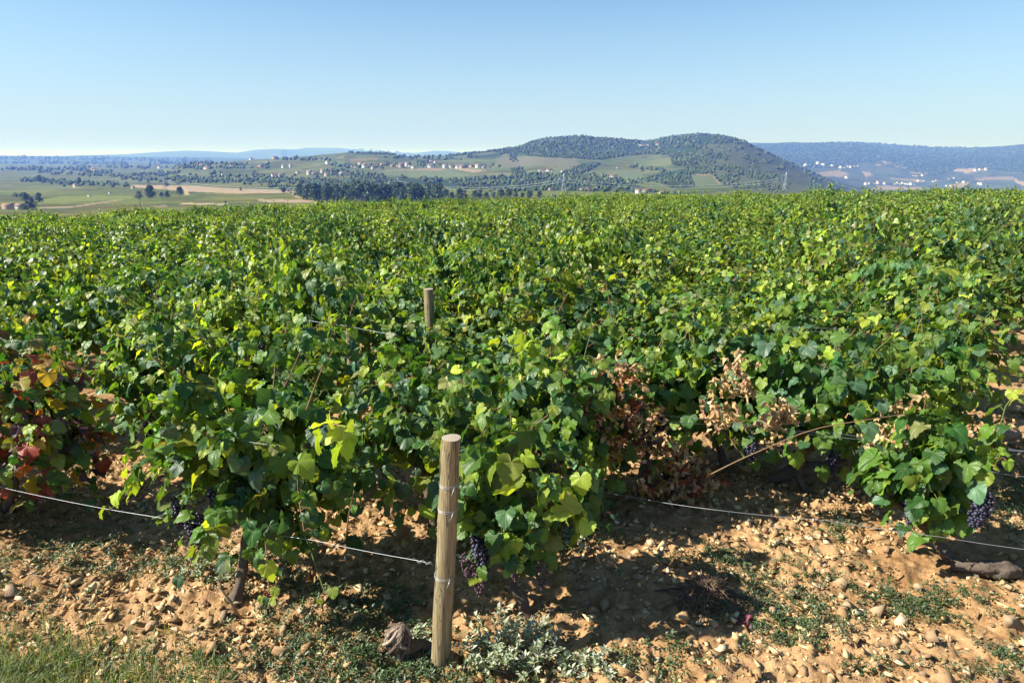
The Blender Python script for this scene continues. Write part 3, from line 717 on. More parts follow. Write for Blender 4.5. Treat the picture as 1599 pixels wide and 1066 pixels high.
for n_, (r, x, y, k) in enumerate(spots[:NIND]):
    right = x/y
    lite = R.random() < np.interp(right, [-.6, 0, .7], [.4, .65, .9])  # paler leaf mixes likelier to the right, standing in for its stronger sunlight
    rz = ROWA+(pi if R.random() < .5 else 0)+R.normal(0, .12)
    side = 'left' if right < -.25 else ('middle' if right < .25 else 'right')
    dist = 'near' if r < 7 else ('central' if r < 12 else 'farther')
    root = empty('grapevine', (x, y, gz(x, y)), rz); s = R.uniform(.93, 1.1); hv = fbm(x*.6, y*.6, 51, 2)
    root.scale = (1.04, R.uniform(.85, 1.05), s*(.52+.92*hv))
    tag(root, f'green grapevine merging into the {dist} rows in the {side} of the leafy carpet', 'grapevine', f'grapevines of the {dist} rows, {side} of the carpet')
    ps = hprotos if r < NEAR_R+2 else protos; h = len(ps)//2
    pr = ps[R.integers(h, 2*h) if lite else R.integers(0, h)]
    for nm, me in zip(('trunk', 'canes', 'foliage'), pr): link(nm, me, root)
    if r < 9 and R.random() < .3: link('grape_bunch', BUNCH[R.integers(0, 3)], root, (R.uniform(-.3, .3), -.42 if cos(rz) > 0 else .42, R.uniform(.4, .75)), 0)
# the rest of the field in one mesh
VV, FF3, FF4, CC, UU, nn = [], [], [], [], [], 0
fars = [vine_arrays(400+i, H=.98, sx=.62, sy=.55, shoots=20, per=17, leaf=.084, lod=2, skirt=.2, extra=130, mix=['dark', 'green', 'green', 'light', 'lush', 'light', 'light', 'green'][i])[2] for i in range(8)]
for r, x, y, k in spots[NIND:]:
    lite = R.random() < np.interp(x/y, [-.6, 0, .7], [.55, .8, .95])  # sunlit look of the right side put into leaf colour here too
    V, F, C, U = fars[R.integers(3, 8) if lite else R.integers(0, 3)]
    a = ROWA+(pi if R.random() < .5 else 0)+R.normal(0, .15); hv = fbm(x*.6, y*.6, 51, 2)
    m = rotz(np.array([a]))[0]*[1.04, 1.04, R.uniform(.9, 1.10)*(.62+.66*hv)*(.88 if r > 26 else .96)]
    VV.append(V@m.T+[x, y, gz(x, y)]); FF4.append(F[0]+nn); CC.append(C*np.r_[np.full(3, R.lognormal(0, .1)), 1]); UU.append(U); nn += len(V)
o = mesh('distant_vine_rows', np.concatenate(VV), [np.concatenate(FF4)], M['leaf_plain'], None, np.clip(np.concatenate(CC), 0, 1), np.concatenate(UU))
tag(o, 'far rows of grapevines running to the crest of the field', 'vine rows', kind='stuff')
print('vines', len(spots), 'last individual r', spots[min(NIND, len(spots))-1][0])

# ------------------------------------------------------------------ posts
def post(base, top, r, label, group=None, wraps=(), name='wooden_post'):
    base = np.array(base, float); top = np.array(top, float)
    root = empty(name, base); tag(root, label, 'post', group)
    rng = np.random.default_rng(int(abs(base[0]*1000)) % 9999+3)
    L = top-base; n = 14; t = np.linspace(-.12, 1, n)
    P = t[:, None]*L[None]; k = 28
    P[1:-1, :2] += rng.normal(0, .0012, (n-2, 2))
    th = np.arange(k)*2*pi/k; V = []
    for i in range(n):
        rr = r*(1+.10*(1-t[i]))*(1+.02*np.sin(3*th+i*.4)+.015*rng.normal(size=k)*.5)
        if i == n-1: rr = rr*.985
        V.append(np.stack([P[i, 0]+rr*np.cos(th), P[i, 1]+rr*np.sin(th), P[i, 2]+0*th], 1))
    V = np.array(V).reshape(-1, 3)
    i = np.arange(n-1)[:, None]*k; j = np.arange(k)[None]; j2 = (j+1) % k
    Q = np.stack([i+j, i+j2, i+k+j2, i+k+j], -1).reshape(-1, 4)
    mesh('post_shaft', V, [Q], M['wood'], root, smooth=True)
    ring = V[-k:]; inner = (ring-P[-1])*.9+P[-1]+[0, 0, .0006]
    W = np.concatenate([ring, inner, [P[-1]+[0, 0, .0008]]]); j = np.arange(k); j2 = (j+1) % k
    mesh('sawn_top', W, [np.stack([j, j2, k+j2, k+j], 1), np.stack([k+j, k+j2, 0*j+2*k], 1)], M['endgrain'], root, smooth=False)
    for h in wraps:
        q = h/L[2]; c = q*L; wr = MB(); a = np.linspace(0, 2*pi*1.9, 60); rr = r*(1+.10*(1-q))*1.035
        wr.tube(np.stack([c[0]+rr*np.cos(a), c[1]+rr*np.sin(a), c[2]+np.linspace(0, .012, 60)+.004*np.sin(a)], 1), .0009, 5)
        e = c+[rr*.6, -rr*.85, .008]; wr.tube([e, e+[-.004, -.012, -.012], e+[-.012, -.014, -.03]], .0013, 5)
        wr.build('wire_wrap', M['wire'], root, True)
    return root
pb = onsoil(688, 1036); pt = atY(705, 683, pb[1])
post(pb, pt, .0335, 'weathered round wooden post at the end of the first vine row', wraps=(.372, .735, .64))
def far_post(px, py, Y, h, r, label):
    t = atY(px, py, Y); g = gz(t[0], t[1]); post([t[0]+.01, t[1], g], t, r, label, 'posts sticking out of the leafy carpet')
far_post(669, 451, 5.25, 1, .038, 'grey brown wooden post rising above the leaves behind the front post')
far_post(545, 501, 4.8, 1, .036, 'short wooden post stub sunk in leaves beside bare wires')
far_post(58, 348, 22., 1, .05, 'thin wooden post near the far left end of the field')
far_post(12, 356, 21., 1, .05, 'leftmost small post carrying a pale wire near the far edge')
far_post(199, 350, 22., 1, .06, 'short brown post on the far left crest of the vines')
far_post(212, 351, 22.2, 1, .07, 'stout brown post stub beside another on the far left crest')
far_post(350, 335, 30., 1, .05, 'slim post at the far end of the rows left of centre')

# ------------------------------------------------------------------ trellis wires
def wire(pts, label, sag=.015, r=.00095, twist=None):
    P = np.array(pts, float); d = np.r_[0, np.cumsum(np.linalg.norm(np.diff(P, axis=0), axis=1))]
    t = np.linspace(0, d[-1], 60); Q = np.stack([np.interp(t, d, P[:, i]) for i in range(3)], 1)
    for i in range(len(P)-1):
        s = (t-d[i])/(d[i+1]-d[i]); mm = (s >= 0) & (s <= 1); Q[mm, 2] -= sag*4*s[mm]*(1-s[mm])
    b = MB(); b.tube(Q, r, 6)
    if twist:                                      # the loose end twisted back on itself near the post
        n = int(twist/d[-1]*600); a = np.linspace(0, 14, 40); tt = np.linspace(d[-1]-twist, d[-1], 40)
        W = np.stack([np.interp(tt, t, Q[:, i]) for i in range(3)], 1)+np.stack([0*a, np.sin(a), np.cos(a)], 1)*.006
        b.tube(W, r*.9, 5)
    o = b.build('trellis_wire', M['wire'], None, True); tag(o, label, 'wire'); return o
def row_wire(pts, base, label, **k):               # points (px, py) sighted at the depth of a vine row
    P = []
    for px, py, y in pts: P.append(atY(px, py, y))
    return wire(P, label, **k)
ly = lambda px: p0[1]+ROW*((px-690)/FPX*2.6)
A1 = atY(672, 879, pb[1]-.02)
row_wire([(-160, 726, 3.55), (0, 760, 3.08), (170, 795, 2.76), (490, 843, 2.34), (655, 875, pb[1]+.01), (674, 880, pb[1]-.03)], None, 'low bare steel wire tied to the front wooden post', sag=.004, twist=.09)
row_wire([(1640, 862, 2.42), (1470, 838, 2.55), (1290, 812, 2.72), (1120, 796, 2.86), (1000, 778, 3.05), (880, 755, 3.25)], None, 'low bare wire crossing the stony gap to the low vine on the right', sag=.004)
row_wire([(1640, 707, 3.0), (1300, 676, 3.1), (1120, 655, 3.2), (960, 636, 3.35), (690, 627, 3.55)], None, 'upper wire of the second row running past the withered leaves', sag=.01)
row_wire([(1420, 692, 3.08), (1180, 666, 3.16), (940, 648, 3.34)], None, 'second strand just under the upper wire at the withered leaves', sag=.008)
row_wire([(1760, 775, 2.9), (1599, 744, 3.0), (1530, 732, 3.1), (1380, 710, 3.3)], None, 'lower wire beyond the low vine at the right edge', sag=.004)
row_wire([(1760, 722, 3.2), (1570, 700, 3.4), (1440, 690, 3.55)], None, 'short taut wire above the lower one at the right edge', sag=.004)
row_wire([(1330, 520, 4.5), (1180, 512, 4.6), (1080, 510, 4.7)], None, 'wire glinting over the forked bare trunk right of centre', sag=.004)
row_wire([(1330, 514, 4.52), (1180, 506, 4.62), (1080, 503, 4.72)], None, 'upper twin of the wire over the forked bare trunk', sag=.004)
row_wire([(1130, 459, 5.9), (1060, 458, 6.0)], None, 'short wire over the dark hollow in the vines', sag=.002)
row_wire([(620, 523, 4.05), (545, 509, 4.2), (470, 498, 4.35)], None, 'pale wire fixed to the short post stub among the leaves', sag=.004)
row_wire([(420, 694, 2.42), (360, 684, 2.45), (300, 676, 2.5)], None, 'wire glimpsed inside the bushy vine left of the post', sag=.002)
row_wire([(12, 358, 21.), (58, 356, 22.), (100, 355, 22.5)], None, 'pale far wire between the two small posts at the left', sag=.0, r=.006)

# ------------------------------------------------------------------ stones
import bmesh
def hull(rng, k=11):                               # an angular broken chip
    bm_ = bmesh.new(); P = nrm(rng.normal(size=(k, 3)))*rng.uniform(.75, 1.0, (k, 1))*[1, rng.uniform(.55, .95), rng.uniform(.4, .75)]
    for v in P: bm_.verts.new(v)
    bmesh.ops.convex_hull(bm_, input=bm_.verts); bm_.verts.ensure_lookup_table()
    loose = [v for v in bm_.verts if not v.link_faces]; bmesh.ops.delete(bm_, geom=loose, context='VERTS'); bm_.verts.index_update()
    V = np.array([v.co for v in bm_.verts]); F = np.array([[v.index for v in f.verts] for f in bm_.faces]); bm_.free(); return V, F
def stone_mesh(rng):
    V, F = hull(rng, 9)
    o = mesh('stone', V, [F], M['stone']); me = o.data; bpy.data.objects.remove(o); return me
STM = [stone_mesh(R) for _ in range(16)]
def stone(px, py, size, label, group=None, mi=None):
    p = onsoil(px, py); o = link('stone', STM[R.integers(0, 16) if mi is None else mi], None, p+[0, 0, size*.3], R.uniform(0, 6)); o.scale = (size,)*3
    o.rotation_euler = (R.normal(0, .3), R.normal(0, .3), R.uniform(0, 6)); tag(o, label, 'stone', group); return o
for px, py, s, lab in [(48, 884, .034, 'large tan stone on the soil below the autumn coloured vine'), (1452, 1006, .034, 'smooth yellow ochre stone alone at the bottom right'),
    (120, 912, .030, 'pale squarish stone on the bare soil at the left'), (399, 1052, .028, 'bright orange stone at the bottom edge left of the old stump'),
    (467, 1046, .030, 'broad tan stone at the bottom edge nearest the old stump'), (315, 953, .030, 'flat pale stone left of the thin bare vine trunk'),
    (243, 940, .028, 'pale cream stone in the middle of the left soil patch'), (1277, 843, .035, 'big rounded stone lit in the middle of the stony gap'),
    (1195, 838, .032, 'flat yellow stone just under the low wire in the gap'), (352, 972, .03, 'tan stone at the foot of the leaning stick'),
    (943, 955, .04, 'big ochre stone right of the silvery weed'), (1245, 720, .04, 'flat dark slab of stone in the shade of the second row'),
    (1384, 870, .03, 'yellowish stone left of the lone low vine trunk'), (1215, 835, .03, 'pale stone beside the flat yellow one under the wire'), (760, 790, .02, 'small pale stone below the hanging grapes'),
    (1365, 1046, .02, 'rounded tan stone at the very bottom right of centre')]:
    stone(px, py, s*1.3, lab)
zones = [('left', -200, 560), ('middle', 560, 1050), ('right', 1050, 1800)]
nst = 0
while nst < 284:
    px, py = R.uniform(-30, 1640), 1075-(R.random()**1.15)*400
    if 540 < px < 900 and py > 900 and R.random() < .8: continue
    if px < 220 and py > 975 and R.random() < .85: continue
    p = G(px, py)
    if py < 720 and not (820 < px): continue
    s = np.clip(R.lognormal(-3.55, .40), .016, .06)
    zn = next(a for a, lo, hi in zones if lo <= px < hi); tone = 'front' if py > 900 else 'back'
    stone(px, py, s, f'broken ochre stone lying in the {tone} of the {zn} bare soil', f'loose stones on the {tone} {zn} soil'); nst += 1
# gravel: small stones nobody could count
n = 44000
gx = R.uniform(-3.6, 3.9, n); gy = R.uniform(1.45, 5.2, n); keep = (np.abs(gx) < .85*gy+.3) & (fbm(gx*2.2, gy*2.2, 61, 3) > R.uniform(.2, .6, n)); gx, gy = gx[keep], gy[keep]; n = len(gx)
gs = np.clip(R.lognormal(-4.5, .68, n), .0025, .036); P = np.stack([gx, gy, soil(gx, gy)+gs*.3], 1)
CHIPS = [hull(R, 7) for _ in range(8)]
tl = randrot(n, R)*.0+np.eye(3); ta = R.normal(0, .4, (n, 2)); tl[:, 0, 2] = ta[:, 0]; tl[:, 2, 0] = -ta[:, 0]; tl[:, 1, 2] = ta[:, 1]; tl[:, 2, 1] = -ta[:, 1]
sh = np.clip(R.normal(0, .25, (n, 3, 3)), -.35, .35)*(1-np.eye(3)); Mx = np.einsum('nij,njk,nkl->nil', tl*.9, rotz(R.uniform(0, 6, n)), np.eye(3)+sh)*np.stack([gs, gs*R.uniform(.6, 1, n), gs*R.uniform(.6, 1.1, n)], -1)[:, None, :]
ki = R.integers(0, 8, n); GV, GF, gn, gi = [], [], 0, []
for q, (V0, F0) in enumerate(CHIPS):
    mk = ki == q; V, F = many(V0, F0, P[mk], Mx[mk], gn); GV.append(V); GF.append(F); gn += len(V); gi.append(np.repeat(np.nonzero(mk)[0], len(V0)))
V, F, gi = np.concatenate(GV), np.concatenate(GF), np.concatenate(gi)
pc = np.array([(.50, .32, .15), (.62, .45, .23), (.42, .25, .11), (.60, .46, .27), (.27, .16, .08)])[R.integers(0, 5, n)]
tag(mesh('gravel', V, [F], M['pebble'], col=np.concatenate([pc, np.ones((n, 1))], 1)[gi]), 'small broken ochre gravel all over the soil', 'gravel', kind='stuff')
# dry litter: bits of straw and twigs
n = 1500; gx = R.uniform(-3.2, 3.4, n); gy = R.uniform(1.5, 4.2, n); b = MB()
for x, y in zip(gx, gy):
    a = R.uniform(0, pi); l = R.uniform(.012, .06); d = np.array([cos(a)*l, sin(a)*l, R.normal(0, .006)]); c = np.array([x, y, gz(x, y)+.006])
    b.tube([c-d/2, c+d/2+[0, 0, .003]], R.uniform(.0008, .0019), 3, [(.38, .27, .15, 1), (.25, .15, .08, 1), (.5, .4, .26, 1), (.12, .08, .05, 1)][R.integers(0, 4)], cap=False)
tag(b.build('straw_litter', M['cane']), 'dry straw and twig litter scattered over the soil', 'litter', kind='stuff')

# ------------------------------------------------------------------ weeds and grass
def leaflets(P, Mx, col):
    V0 = np.array([(0, 0, 0), (.5, .45, .12), (0, 1, -.05), (-.5, .45, .12)]); F0 = np.array([[0, 1, 2], [0, 2, 3]])
    V, F = many(V0, F0, P, Mx); return V, F, np.repeat(col, 4, 0)
def weed_patch(areas, n, size, cols, rng, height=.05, narrow=.45):
    """tufts of small leaves; areas = [(px,py,spread x,spread y,weight)]"""
    w = np.array([a[4] for a in areas], float); k = rng.choice(len(areas), n, p=w/w.sum()); A = np.array([a[:4] for a in areas])[k]
    px = A[:, 0]+rng.normal(0, 1, n)*A[:, 2]; py = np.clip(A[:, 1]+rng.normal(0, 1, n)*A[:, 3], 700, 1120)
    pts = np.array([G(a, b) for a, b in zip(px, py)]); m = 11
    bx = np.repeat(pts[:, 0], m)+rng.normal(0, .012, n*m); by = np.repeat(pts[:, 1], m)+rng.normal(0, .012, n*m)
    hh = rng.uniform(0, 1, n*m)*np.repeat(rng.uniform(.4, 1, n), m)*height
    P = np.stack([bx, by, np.repeat(soil(pts[:, 0], pts[:, 1]), m)+hh+.003], 1); a = rng.uniform(0, 2*pi, n*m)
    tip = np.stack([np.cos(a), np.sin(a), rng.uniform(-.1, 1.1, n*m)], 1); nor = np.stack([-np.cos(a)*.5, -np.sin(a)*.5, np.ones(n*m)], 1)+rng.normal(0, .3, (n*m, 3))
    s = size*rng.uniform(.5, 1.2, n*m); Mx = frames(tip, nor, rng, n*m)*np.stack([s*narrow, s, s], 1)[:, None, :]
    c = np.array(cols)[np.repeat(rng.integers(0, len(cols), n), m)]*np.r_[1, 1, 1, 1]; c[:, :3] *= rng.lognormal(0, .2, (n*m, 1))
    return leaflets(P, Mx, np.clip(c, 0, 1))
GC = [(.05, .095, .03, .6), (.075, .12, .04, .6), (.09, .13, .06, .6), (.13, .15, .08, .5)]
areas = [(130, 860, 90, 30, 2), (290, 880, 50, 20, 1), (520, 985, 70, 45, 2.2), (600, 960, 40, 30, 1), (640, 1050, 80, 25, 1.5), (460, 900, 40, 20, .5), (1190, 930, 60, 40, 2.0), (1240, 985, 40, 20, .8),
         (1440, 938, 45, 12, 1.2), (1130, 880, 40, 10, .6), (1300, 828, 16, 12, .5), (1585, 790, 30, 30, 1.3), (1560, 1000, 40, 40, .5), (1340, 960, 60, 60, .35), (900, 830, 40, 30, .8), (20, 930, 40, 30, .5), (560, 1055, 120, 15, 1), (1000, 1040, 60, 20, .5), (300, 1040, 130, 20, .8), (800, 960, 400, 80, .6), (1110, 700, 200, 40, .3), (1580, 770, 20, 20, .5), (1450, 1050, 100, 10, .2)]
V, F, C = weed_patch(areas, 2300, .019, GC, R, .04)
tag(mesh('ground_weeds', V, [F], M['leaf_plain'], col=C), 'low green weeds creeping over the stony soil', 'weeds', kind='stuff')
# grass in the bottom left corner
n = 6400; px = np.r_[R.normal(40, 85, n//2), -60+420*R.random(n//2)**1.7]; py = np.r_[R.normal(1045, 30, n//2), R.normal(1085, 28, n//2)]; keep = fbm(px/45, py/30, 91, 3) > R.uniform(.2, .55, n); px, py = px[keep], py[keep]; n = len(px)
pts = np.array([G(a, min(b_, 1150)) for a, b_ in zip(px, py)]); z = soil(pts[:, 0], pts[:, 1]); a = R.uniform(0, 2*pi, n); l = R.uniform(.03, .10, n); bn = R.uniform(.2, .9, n)
d = np.stack([np.cos(a), np.sin(a), 0*a], 1); sd = np.stack([-np.sin(a), np.cos(a), 0*a], 1)*.0016; up = np.array([0, 0, 1.])
B0 = np.stack([pts[:, 0], pts[:, 1], z], 1); mid = B0+up*l[:, None]*.6+d*(l*bn*.25)[:, None]; tp = B0+up*(l*(1-.35*bn))[:, None]+d*(l*bn*.8)[:, None]
V = np.stack([B0-sd, B0+sd, mid+sd*.8, mid-sd*.8, tp], 1).reshape(-1, 3); i = np.arange(n)[:, None]*5
gc = np.array([(.11, .18, .045, .6), (.16, .21, .07, .6), (.42, .36, .18, .5), (.28, .27, .12, .5)])[R.choice(4, n, p=[.4, .3, .15, .15])]; gc[:, :3] *= R.lognormal(0, .2, (n, 1))
tag(mesh('grass', V, [i+[[0, 1, 2, 3]], i+[[3, 2, 4]]], M['leaf_plain'], col=np.clip(np.repeat(gc, 5, 0), 0, 1)), 'short mixed green and straw coloured grass', 'grass', kind='stuff')
# silvery weed plant(s)
def silver(px, py, sx, sy, h, n, label, cat='weed'):
    p = onsoil(px, py); root = empty('silvery_weed', p); tag(root, label, cat); st = MB(); PP, TT, NN, SS = [], [], [], []
    for i in range(n):
        a = R.uniform(0, 2*pi); rd = math.sqrt(R.random()); bx, by = cos(a)*sx*rd*.6, sin(a)*sy*rd*.6; g = gz(p[0]+bx, p[1]+by)-p[2]
        e = np.array([bx+cos(a)*sx*.55*rd, by+sin(a)*sy*.55*rd, g+h*(1-.5*rd)*R.uniform(.6, 1.1)]); b0 = np.array([bx, by, g-.005]); t = np.linspace(0, 1, 5)[:, None]
        C = b0*(1-t)+e*t+np.array([0, 0, .02])*np.sin(t*pi); st.tube(C, [.0016, .0015, .0013, .001, .0007], 3, (.24, .22, .15, 1), cap=False)
        m = R.integers(12, 20); u = R.uniform(.1, 1, m); pos = np.stack([np.interp(u*4, np.arange(5), C[:, k]) for k in range(3)], 1); an = R.uniform(0, 2*pi, m)
        PP.append(pos); TT.append(np.stack([np.cos(an), np.sin(an), R.uniform(.0, 1.2, m)], 1)); NN.append(np.stack([-np.cos(an)*.6, -np.sin(an)*.6, np.ones(m)], 1)+R.normal(0, .4, (m, 3))); SS.append(R.uniform(.014, .032, m))
    P, T, N, s = map(np.concatenate, (PP, TT, NN, SS)); c = np.array([(.38, .41, .29, .45), (.29, .34, .20, .5), (.46, .45, .34, .4), (.20, .26, .13, .5)])[R.integers(0, 4, len(P))]
    V, F, C = leaflets(P, frames(T, N, R, len(P))*np.stack([s*.42, s, s], 1)[:, None, :], c)
    st.build('stems', M['cane'], root); mesh('foliage', V, [F], M['leaf_plain'], root, C)
silver(795, 1030, .19, .15, .18, 105, 'bushy silvery grey weed at the foot of the wooden post')
silver(925, 1056, .12, .07, .07, 30, 'low silvery weed in shade right of the bushy silvery one')
silver(660, 1000, .07, .05, .06, 16, 'small silvery tuft between the old stump and the post')
silver(890, 850, .09, .06, .10, 22, 'silvery weed in the shade behind the grape hung vine')
silver(330, 905, .14, .07, .06, 26, 'thin silvery weed under the bushy vine left of the post')

# ------------------------------------------------------------------ stump, log, stick, straw heap, forked trunk
def gnarl(P, r, label, name, cat, k=22, amp=.25, seed=0, col=BARKC):
    rng = np.random.default_rng(seed); P = np.array(P, float); N = 40; t = np.linspace(0, 1, N); tp = np.linspace(0, 1, len(P))
    Q = np.stack([np.interp(t, tp, P[:, i]) for i in range(3)], 1)
    for _ in range(3): Q[1:-1] = (Q[:-2]+2*Q[1:-1]+Q[2:])/4
    rr = np.interp(t, np.linspace(0, 1, len(r)), r); b = MB(); b.tube(Q, rr, k, col); V = b.V[0]; th = np.arange(k)*2*pi/k
    for i in range(N):
        s = slice(i*k, i*k+k); f = 1+amp*(fbm(np.cos(th)*1.3+seed, np.sin(th)*1.3+i*.16, seed, 3)-.5)*2.4+amp*.30*np.sin(7*th+i*.16+seed)+amp*.18*np.sin(13*th-i*.1)
        V[s] = Q[i]+(V[s]-Q[i])*f[:, None]
    b.V[0] = V; o = b.build(name, M['bark'], None, True); tag(o, label, cat); return o
s0 = onsoil(628, 1030)
b = MB(); tt = np.linspace(0, 1, 26)
axx = np.stack([np.interp(tt, [0, .3, .6, .85, 1], [.018, .006, -.014, -.010, .006]), np.interp(tt, [0, 1], [.015, 0]), -.03+.20*tt], 1); env = np.interp(tt, [0, .2, .4, .62, .85, 1], [.044, .031, .030, .046, .036, .006])
for i in range(70):
    a = R.uniform(0, 2*pi); ph = a+R.normal(1.3, .5)*tt+.5*np.sin(tt*R.uniform(3, 9)+i); rr = env*R.uniform(.6, 1.1)*(1+.2*np.sin(tt*R.uniform(5, 14)+i*2))
    b.tube(axx+np.stack([np.cos(ph)*rr, np.sin(ph)*rr, .006*np.sin(tt*9+i)], 1), np.interp(tt, [0, .9, 1], [.0070, .0055, .0015])*R.uniform(.4, 1.5), 6, [(.17, .12, .08, 1), (.27, .20, .14, 1), (.10, .07, .045, 1), (.35, .27, .20, 1)][R.integers(0, 4)], cap=True)
b.tube(axx, env*.82, 12, (.09, .06, .04, 1))
o = b.build('vine_stump', M['bark'], None, True); o.location = s0; tag(o, 'gnarled grey brown dead vine stump left of the wooden post', 'stump')
gnarl([s0+[.02, .01, .05], s0+[.06, .04, .05], s0+[.11, .05, .02], s0+[.13, .05, -.02]], [.026, .024, .02, .014], 'dark root lying between the stump and the wooden post', 'vine_root', 'root', seed=6, col=(.13, .09, .06, 1))
l0 = onsoil(1500, 903); l1 = onsoil(1588, 905)
gnarl([l0+[-.03, .03, .03], l0*.6+l1*.4+[0, 0, .035], l0*.3+l1*.7+[0, 0, .03], l1+[0, .01, .015]], [.02, .034, .042, .03], 'dark gnarled wood lying at the foot of the lone low vine', 'old_wood', 'log', seed=7)
q0 = onsoil(1210, 770); q1 = onsoil(1345, 775)
gnarl([q0+[0, .1, .0], q0*.6+q1*.4+[0, .12, .09], q0*.25+q1*.75+[0, .12, .10], q1+[0, .1, .16]], [.03, .038, .034, .03], 'thick old vine trunk lying in deep shade of the second row', 'gnarled_wood', 'trunk', seed=8)
c0 = onsoil(1545, 705); gnarl([c0+[-.02, .05, .0], c0+[.02, .05, .05], c0+[.12, .06, .09], c0+[.22, .08, .10]], [.032, .035, .036, .034], 'crooked pale brown trunk arm at the right edge', 'crooked_wood', 'trunk', seed=9, col=(.30, .20, .13, 1))
t0 = onsoil(378, 968); t1 = atY(340, 915, t0[1]-.02)
b = MB(); b.tube([t0+[0, 0, -.02], (t0+t1)/2+[.004, 0, 0], t1], [.006, .0055, .004], 7, (.30, .22, .14, 1)); tag(b.build('stick', M['cane'], None, True), 'thin grey stick leaning by the bare vine trunk', 'stick')
f0 = atY(1163, 560, 4.3)
fk = empty('bare_forked_trunk', [f0[0], f0[1], gz(f0[0], f0[1])]); tag(fk, 'bare forked brown vine trunk rising above the leaves right of centre', 'grapevine'); hz = f0[2]-gz(f0[0], f0[1])
b = MB(); b.tube([[0, 0, -.05], [.02, 0, hz*.5], [0, 0, hz]], [.03, .026, .024], 8, BARKC); b.build('trunk', M['bark'], fk, True)
for pts in ([[0, 0, hz], [-.06, 0, hz+.04], [-.09, 0, hz+.13], [-.10, 0, hz+.17]], [[0, 0, hz], [.05, 0, hz+.02], [.11, .01, hz+.05], [.12, .01, hz+.10]]):
    b = MB(); b.tube(pts, [.022, .02, .016, .011], 8, (.17, .12, .09, 1)); b.build('arm', M['bark'], fk, True)
h0 = onsoil(1100, 945); b = MB()
for i in range(7): b.tube([h0+[cos(i*.9)*.22, sin(i*.9)*.15, .005], h0+[cos(i*.9)*.1, sin(i*.9)*.07, .05], h0+[0, 0, .06], h0-[cos(i*.9+.4)*.2, sin(i*.9+.4)*.14, -.01]], .004, 5, (.10, .065, .045, 1))
for i in range(520):                               # heap of dry dark stalks
    a = R.uniform(0, 2*pi); rd = abs(R.normal(0, .5)); c = h0+[cos(a)*.15*rd, sin(a)*.10*rd, .075*math.exp(-rd*rd*2)+R.uniform(0, .02)]; d = nrm(np.array([R.normal(), R.normal(), R.normal(0, .4)])); l = R.uniform(.02, .06)
    b.tube([c-d*l, c+[0, 0, .008], c+d*l], R.uniform(.0008, .0018), 3, [(.11, .07, .05, 1), (.19, .12, .07, 1), (.07, .045, .035, 1), (.27, .18, .10, 1)][R.integers(0, 4)], cap=False)
tag(b.build('dried_plant', M['cane']), 'tangled dark dried plant heaped on the soil in the middle', 'dead plant')
def loose_leaf(px, py, s, mix, label, up=.02):
    p = onsoil(px, py)+[0, 0, up]; n = 1; V, F, C, U = leaves_mesh(np.zeros((1, 3)), frames(np.array([[R.normal(), R.normal(), .1]]), np.array([[R.normal(0, .3), -.3, 1.]]), R, 1), np.array([s]), palette(mix, 1, R), 'dry', R)
    o = mesh('fallen_leaf', V, F, M['leaf'], None, C, U, True, p); tag(o, label, 'leaf'); return o
PAL['_p'] = (.20, .035, .07, .6); MIX['plum'] = [('_p', 1)]; MIX['drywarm'] = [('dry', 1)]
loose_leaf(1166, 980, .075, 'plum', 'fallen plum purple leaf on the shaded soil'); loose_leaf(1110, 805, .05, 'reddry', 'small fallen red brown leaf under the withered vine')
loose_leaf(1430, 715, .05, 'drywarm', 'pale fallen leaf on the soil behind the low right vine'); loose_leaf(700, 1040, .04, 'drywarm', 'tan dead leaf at the foot of the wooden post'); loose_leaf(1480, 1000, .03, 'drywarm', 'curled tan leaf by the smooth ochre stone')
# long bare shoots that stick out of the crowns
def shoot(pts, label):
    b = MB(); P = np.array(pts); t = np.linspace(0, len(P)-1, 14); Q = np.stack([np.interp(t, np.arange(len(P)), P[:, i]) for i in range(3)], 1); Q[1:-1] = (Q[:-2]+Q[1:-1]*2+Q[2:])/4
    b.tube(Q, np.linspace(.0032, .0016, 14), 6, (.21, .13, .07, 1)); tag(b.build('bare_shoot', M['cane'], None, True), label, 'vine shoot')
shoot([atY(1110, 740, 2.88), atY(1160, 715, 2.86), atY(1270, 668, 2.84), atY(1420, 645, 2.82)], 'long bare brown shoot arching across the withered leaves')
shoot([atY(478, 640, 2.1), atY(490, 608, 2.1), atY(503, 574, 2.1)], 'slender bare shoot tip pointing up above the bushy vine')
shoot([atY(540, 836, 2.3), atY(545, 800, 2.28), atY(553, 765, 2.28)], 'hanging reddish shoot right of the bushy vine')

